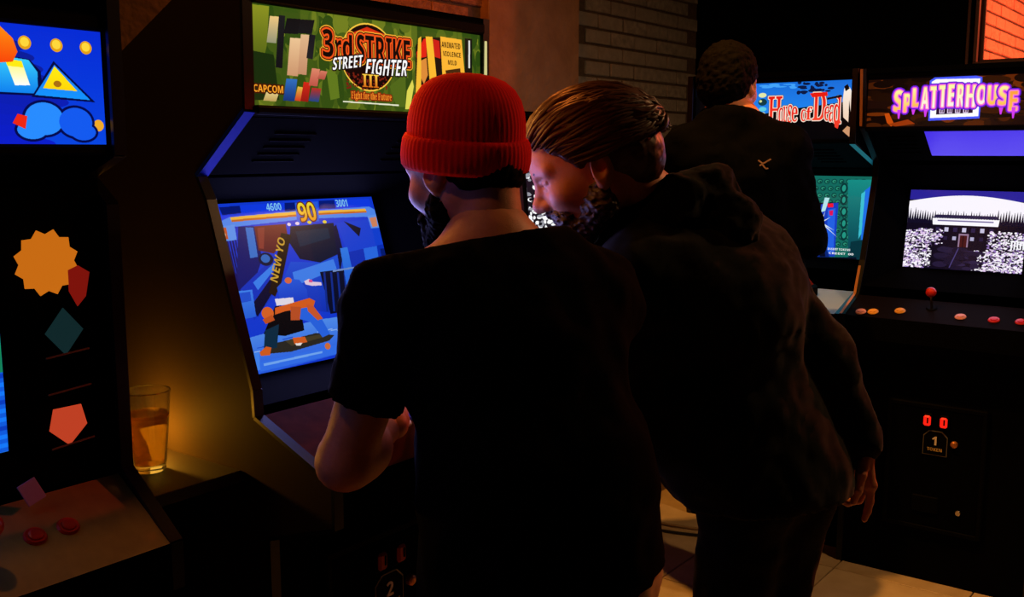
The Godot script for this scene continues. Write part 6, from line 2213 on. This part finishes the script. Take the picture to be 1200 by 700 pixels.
func cabinets():
	# fighting game, the cabinet the two players lean over
	var cp := [V2(0.0, 1.03), V2(0.20, 0.945), V2(0.20, 0.865), V2(0.03, 0.81), V2(0.03, 0.0)]
	var c := cabinet({"label": "black arcade cabinet with green and gold fighting game marquee and blue screen", "at": Vector3(-1.43, 0, -1.455), "turn": PI / 2, "w": 0.664, "side": M.brown_laminate,
		"front": [V2(0.008, 1.787), V2(0.004, 1.572), V2(-0.138, 1.459), V2(-0.112, 1.414), V2(-0.003, 1.079), V2(0.0, 1.03)] + cp.slice(1),
		"back": [V2(-0.75, 0), V2(-0.75, 1.50), V2(-0.152, 1.787)], "speaker": [V2(-0.02, 1.560), V2(-0.155, 1.458)], "control": cp,
		"marquee": {"y0": 1.580, "y1": 1.752, "z": 0.0, "tex": art_fight_marquee(), "light": Color(1.0, 0.62, 0.24), "power": 0.30, "label": "green and gold backlit game marquee with red title"},
		"screen": {"top": V2(-0.257, 1.397), "bot": V2(-0.160, 1.063), "w": 0.455, "otop": V2(-0.165, 1.452), "obot": V2(-0.02, 1.042), "tex": art_fight_screen(), "energy": 0.82, "light": Color(0.62, 0.62, 1.0), "power": 0.42, "label": "blue street scene of a fighting game on the screen"}})
	obj("speaker_edge_trim", ribbon([V2(0.004, 1.571), V2(-0.138, 1.458)], -0.334, -0.311, 0.0045), M.trim_blue_lit, c)  # blue marquee light on this edge is painted as trim colour
	for q in [[-0.17, 0.45], [0.10, 0.45]]:
		joystick(c, cp, q[0], q[1], M.ball_black)
		for k in 6: button(c, cp, q[0] + 0.07 + 0.035 * (k % 3), 0.38 + 0.22 * (k / 3) - 0.04 * (k % 3), [M.button_white, M.button_blue][k % 2])
	coin_door(c, 0.03, "2", M.red_plastic, -0.05)
	tag(obj("marquee_end_painted_glow", rbox(Vector3(0.006, 0.135, 0.006), 0.001), glow("end_strip_painted_glow", null, 0.8, Color8(232, 222, 150)), c, at(0.3195, 1.672, 0.010)), "marquee light on the cabinet edge, put in as a glowing strip")  # edge trim lit by the marquee, painted as a glow
	var card := obj("strip_painted_glow", rbox(Vector3(0.055, 0.012, 0.004), 0.001), glow("orange_strip_painted_glow", null, 0.9, Color8(255, 90, 10)), c, at(0.272, 1.258, -0.098))  # orange card given its own glow so it reads bright
	tag(card, "small orange strip beside the screen, its brightness put in as glow")

	# maze game on the near side
	cp = [V2(-0.02, 0.99), V2(0.115, 0.905), V2(0.115, 0.83), V2(-0.03, 0.78), V2(-0.03, 0.0)]
	c = cabinet({"label": "black arcade cabinet with blue marquee lettered in yellow, beside the drinking glass", "at": Vector3(-1.43, 0, -0.555), "turn": PI / 2, "w": 0.66,
		"front": [V2(0.02, 1.79), V2(0.02, 1.495), V2(-0.07, 1.462), V2(-0.01, 1.42), V2(-0.01, 1.0)] + cp.slice(1),
		"back": [V2(-0.75, 0), V2(-0.75, 1.60), V2(-0.30, 1.79)], "speaker": [V2(-0.01, 1.492), V2(-0.08, 1.462)], "control": cp, "control_mat": M.panel_tan,
		"marquee": {"y0": 1.511, "y1": 1.677, "z": 0.0, "tex": art_maze_marquee(), "light": Color(0.15, 0.35, 1.0), "power": 0.05, "label": "bright blue backlit marquee with yellow letters"},
		"screen": {"top": V2(-0.05, 1.452), "bot": V2(-0.04, 1.062), "w": 0.300, "otop": V2(-0.03, 1.46), "obot": V2(-0.022, 1.0), "tex": art_maze_screen(), "light": Color(0.3, 0.6, 1.0), "power": 0.015, "label": "blue game picture on the upright screen"}})
	joystick(c, cp, 0.06, 0.5, M.button_red)
	for k in 2: button(c, cp, 0.14 + 0.05 * k, 0.45, M.button_red)
	coin_door(c, -0.03, "1", M.lit_button_light)
	var zf := -0.018
	var sun := []
	for k in 24: sun.append(Vector2(cos(TAU * k / 24.0), sin(TAU * k / 24.0)) * (0.050 if k % 2 else 0.042))
	tag(obj("badge_painted_glow", flat_shape(sun), glow("orange_badge_glow", null, 0.75, Color8(226, 122, 24)), c, at(0.215, 1.338, zf)), "round orange badge printed beside the screen")  # badges are plain prints; the light on them is put in as glow
	obj("badge_painted_glow", flat_shape([V2(-0.016, 0.012), V2(0.0, 0.018), V2(0.018, 0.006), V2(0.01, -0.03), V2(-0.004, -0.044), V2(-0.016, -0.02)]), glow("red_badge_glow", null, 0.5, Color8(170, 30, 20)), c, at(0.262, 1.312, zf + 0.001))
	obj("badge_painted_glow", flat_shape([V2(0, -0.036), V2(-0.03, 0), V2(0, 0.036), V2(0.03, 0)]), glow("teal_badge_glow", null, 0.25, Color8(40, 80, 84)), c, at(0.235, 1.232, zf))
	obj("badge_painted_glow", flat_shape([V2(0, -0.034), V2(-0.030, -0.006), V2(-0.022, 0.026), V2(0.022, 0.026), V2(0.030, -0.006)]), glow("coral_badge_glow", null, 0.7, Color8(222, 76, 44)), c, at(0.232, 1.090, zf))
	for y in [1.198, 1.142, 1.058]: obj("printed_rule", rbox(Vector3(0.07, 0.003, 0.001), 0.0004), M.print_tan, c, Transform3D(Basis(Vector3(0, 0, 1), 0.08), Vector3(0.238, y, zf + 0.002)))

	# low cabinet between the fighting game and the corner
	cp = [V2(0.02, 0.97), V2(0.15, 0.92), V2(0.15, 0.85), V2(0.0, 0.80), V2(-0.02, 0.0)]
	c = cabinet({"label": "black cabinet without marquee, with pale speckled screen past the fighting game, before the corner", "at": Vector3(-1.51, 0, -2.345), "turn": PI / 2, "w": 0.66,
		"front": [V2(-0.01, 1.60), V2(-0.01, 1.58), V2(-0.02, 1.57), V2(0.015, 1.20), V2(0.02, 0.98)] + cp.slice(1),
		"back": [V2(-0.75, 0), V2(-0.75, 1.45), V2(-0.40, 1.60)], "speaker": [V2(-0.015, 1.595), V2(-0.03, 1.57)], "control": cp,
		"screen": {"top": V2(-0.09, 1.555), "bot": V2(-0.06, 1.285), "w": 0.40, "x": 0.0, "otop": V2(-0.04, 1.57), "obot": V2(0.0, 1.20), "tex": art_pale_screen(), "light": Color(0.85, 0.88, 1.0), "power": 0.06, "label": "black and white speckled picture on the screen"}})
	joystick(c, cp, -0.12, 0.5, M.button_red)
	for k in 3: button(c, cp, 0.05 + 0.05 * k, 0.5, M.button_white)
	coin_door(c, 0.0, "1", M.red_plastic)

	# haunted house game in the second row
	cp = [V2(-0.02, 0.990), V2(0.12, 0.935), V2(0.12, 0.855), V2(0.03, 0.80), V2(0.03, 0.0)]
	c = cabinet({"label": "black arcade cabinet with purple dripping title marquee and pale blossom screen", "at": Vector3(-0.885, 0, -3.62), "turn": 0.0, "w": 0.65,
		"front": [V2(0.02, 1.785), V2(0.0, 1.585), V2(-0.165, 1.47), V2(-0.165, 1.41), V2(-0.07, 1.11), V2(-0.02, 0.99)] + cp.slice(1),
		"back": [V2(-0.85, 0), V2(-0.85, 1.60), V2(-0.25, 1.785)], "speaker": [V2(-0.02, 1.578), V2(-0.17, 1.47)], "control": cp, "control_mat": M.panel_dark, "grilles": [-0.2],
		"marquee": {"y0": 1.587, "y1": 1.748, "z": -0.01, "tex": art_splatter_marquee(), "light": Color(0.9, 0.4, 0.8), "power": 0.05, "label": "dark marquee with purple-edged dripping title over a white house shape"},
		"screen": {"top": V2(-0.260, 1.362), "bot": V2(-0.205, 1.082), "w": 0.40, "x": -0.012, "otop": V2(-0.185, 1.455), "obot": V2(-0.05, 1.02), "tex": art_house_screen(), "light": Color(0.85, 0.8, 1.0), "power": 0.06, "label": "pale house among blossoms on the screen"}})
	for sg in [-0.3255, 0.3165]:  # paler trim only where the edge catches light, painted in
		obj("lit_edge_trim", ribbon([V2(0.02, 1.785), V2(0.0, 1.59)], sg, sg + 0.009, 0.004), M.trim_tan_lit, c)
		obj("lit_edge_trim", ribbon([V2(-0.06, 1.09), V2(-0.02, 0.99), V2(0.12, 0.935)], sg, sg + 0.009, 0.004), M.trim_tan_lit, c)
	var pl := obj("speaker_painted_glow", slab(V2(-0.03, 1.572), V2(-0.15, 1.485), -0.115, 0.30, 0.004), glow("violet_painted_glow", null, 1.0, Color8(70, 48, 232)), c, at(0, 0.002, 0.006))  # violet light falling on the speaker board, painted as a glowing strip
	tag(pl, "violet light on the speaker panel, put in as a glowing strip")
	joystick(c, cp, -0.04, 0.35, M.button_red)
	for b in [[-0.22, 0.75, "button_yellow"], [-0.135, 0.6, "button_yellow"], [0.062, 0.62, "button_pink"], [0.165, 0.62, "button_red"], [0.245, 0.6, "button_red"], [-0.26, 0.8, "button_pink"]]: button(c, cp, b[0], b[1], M[b[2]], 0.016)
	coin_door(c, 0.03, "1", M.lit_button_light, 0.0, -0.105)

	# zombie shooting game in the corner of the second row
	cp = [V2(-0.10, 0.985), V2(0.10, 0.925), V2(0.10, 0.85), V2(0.0, 0.80), V2(-0.05, 0.0)]
	c = cabinet({"label": "black arcade cabinet with blue marquee lettered in red and teal screen, in the corner", "at": Vector3(-1.555, 0, -3.65), "turn": 0.0, "w": 0.66,
		"front": [V2(0.03, 1.79), V2(0.03, 1.53), V2(-0.28, 1.44), V2(-0.29, 1.42), V2(-0.20, 1.06), V2(-0.10, 0.985)] + cp.slice(1),
		"back": [V2(-0.9, 0), V2(-0.9, 1.60), V2(-0.25, 1.79)], "speaker": [V2(0.0, 1.53), V2(-0.28, 1.44)], "control": cp, "control_mat": M.panel_pale,
		"marquee": {"y0": 1.548, "y1": 1.754, "z": 0.0, "tex": art_zombie_marquee(), "light": Color(0.6, 0.6, 0.9), "power": 0.05, "label": "blue and black marquee with red gothic title"},
		"screen": {"top": V2(-0.345, 1.405), "bot": V2(-0.29, 1.085), "w": 0.56, "otop": V2(-0.30, 1.435), "obot": V2(-0.21, 1.05), "tex": art_zombie_screen(), "light": Color(0.3, 0.8, 0.9), "power": 0.05, "label": "teal wallpapered room of a shooting game on the screen"}})
	for x in [-0.15, 0.17]:
		var g := obj("gun_holster", rbox(Vector3(0.05, 0.05, 0.09), 0.01), M.black_metal, c, at(x, 0.985, 0.0))
		obj("light_gun", rbox(Vector3(0.03, 0.03, 0.16), 0.01), M.red_plastic, c, Transform3D(Basis(Vector3.RIGHT, -0.5), Vector3(x, 1.02, 0.01)))
		obj("gun_grip", rbox(Vector3(0.026, 0.07, 0.03), 0.008), M.black_metal, c, at(x, 0.99, 0.06))
	coin_door(c, -0.015, "2", M.red_plastic)

func small_things():
	# shelf between the two near cabinets with a glass of beer
	obj_tag("drink_shelf", rbox(Vector3(0.30, 0.022, 0.2372), 0.002), M.shelf_wood, at(-1.62, 0.914, -1.0040), "narrow dark wooden shelf between two cabinets, holding the glass", "shelf")
	var g := thing("pint_glass", "tall clear pint glass two thirds full of amber beer on the shelf", "glass", Vector3(-1.605, 0.9255, -1.022))
	obj("glass_wall", lathe([Vector2(0, 0.0), Vector2(0.026, 0.0), Vector2(0.0285, 0.003), Vector2(0.036, 0.075), Vector2(0.0425, 0.148), Vector2(0.0415, 0.1495), Vector2(0.0402, 0.148), Vector2(0.0337, 0.075), Vector2(0.0262, 0.014), Vector2(0.0, 0.012)], 48), M.glass, g)
	obj("beer", lathe([Vector2(0, 0.0125), Vector2(0.0260, 0.0145), Vector2(0.0335, 0.075), Vector2(0.0367, 0.108), Vector2(0.0, 0.108)], 48), M.beer, g)
	var t := thing("added_candle", "candle put on the shelf behind the glass, unseen, for the amber glow", "lamp", Vector3(-1.690, 0.9255, -1.052))  # unseen flame and glowing cup added to light beer and side panel
	obj("added_candle_cup", lathe([Vector2(0, 0.0), Vector2(0.017, 0.0), Vector2(0.019, 0.003), Vector2(0.0235, 0.066), Vector2(0.022, 0.066), Vector2(0.017, 0.006), Vector2(0, 0.005)], 24), glow("added_cup_glow", null, 1.0, Color8(255, 190, 70)), t)
	obj("wax", lathe([Vector2(0, 0.006), Vector2(0.0165, 0.006), Vector2(0.018, 0.026), Vector2(0, 0.024)], 20), M.wax, t)
	obj("flame", lathe([Vector2(0, 0.034), Vector2(0.004, 0.038), Vector2(0.005, 0.044), Vector2(0.003, 0.052), Vector2(0.0, 0.060)], 12), glow("flame_glow", null, 1.0, Color8(255, 200, 100)), t)
	var l := OmniLight3D.new()
	l.name = "added_flame_light"
	l.light_color = Color(1.0, 0.68, 0.18)
	l.light_energy = 0.11
	l.omni_range = 12.0
	l.omni_attenuation = 2.0
	l.light_size = 0.008
	l.shadow_enabled = true
	t.add_child(l)
	l.position = Vector3(0, 0.045, 0)
	# a paper ticket on the near control panel
	obj_tag("paper_ticket", rbox(Vector3(0.034, 0.002, 0.030), 0.0006), M.lilac_paper, Transform3D(Basis(Vector3(0, 0, 1), -1.15) * Basis(Vector3.UP, 0.3), Vector3(-1.432, 1.004, -0.716)), "small lilac paper ticket leaning on the maze cabinet's control panel", "ticket")
	# cables on the floor by the corner cabinet
	var pts := []
	for k in 14:
		var u := k / 13.0
		pts.append(Vector3(lerpf(-2.25, -1.45, u), 0.0065, -3.52 + 0.09 * sin(u * 4.0)))
	obj_tag("power_cable", tube(pts, 0.006, 8), M.cable, Transform3D.IDENTITY, "black power cable lying across the tiles before the corner cabinet", "cable")
	pts = []
	for k in 14:
		var u := k / 13.0
		pts.append(Vector3(lerpf(-2.25, -1.42, u), 0.0065, -3.575 + 0.07 * sin(u * 4.3)))
	obj_tag("power_cable", tube(pts, 0.006, 8), M.cable_tan, Transform3D.IDENTITY, "tan power cable lying beside the black cable on the tiles", "cable")

func obj_tag(called: String, mesh: Mesh, m: Material, xf: Transform3D, label: String, category: String, group := ""):
	return tag(obj(called, mesh, m, self, xf), label, category, group)
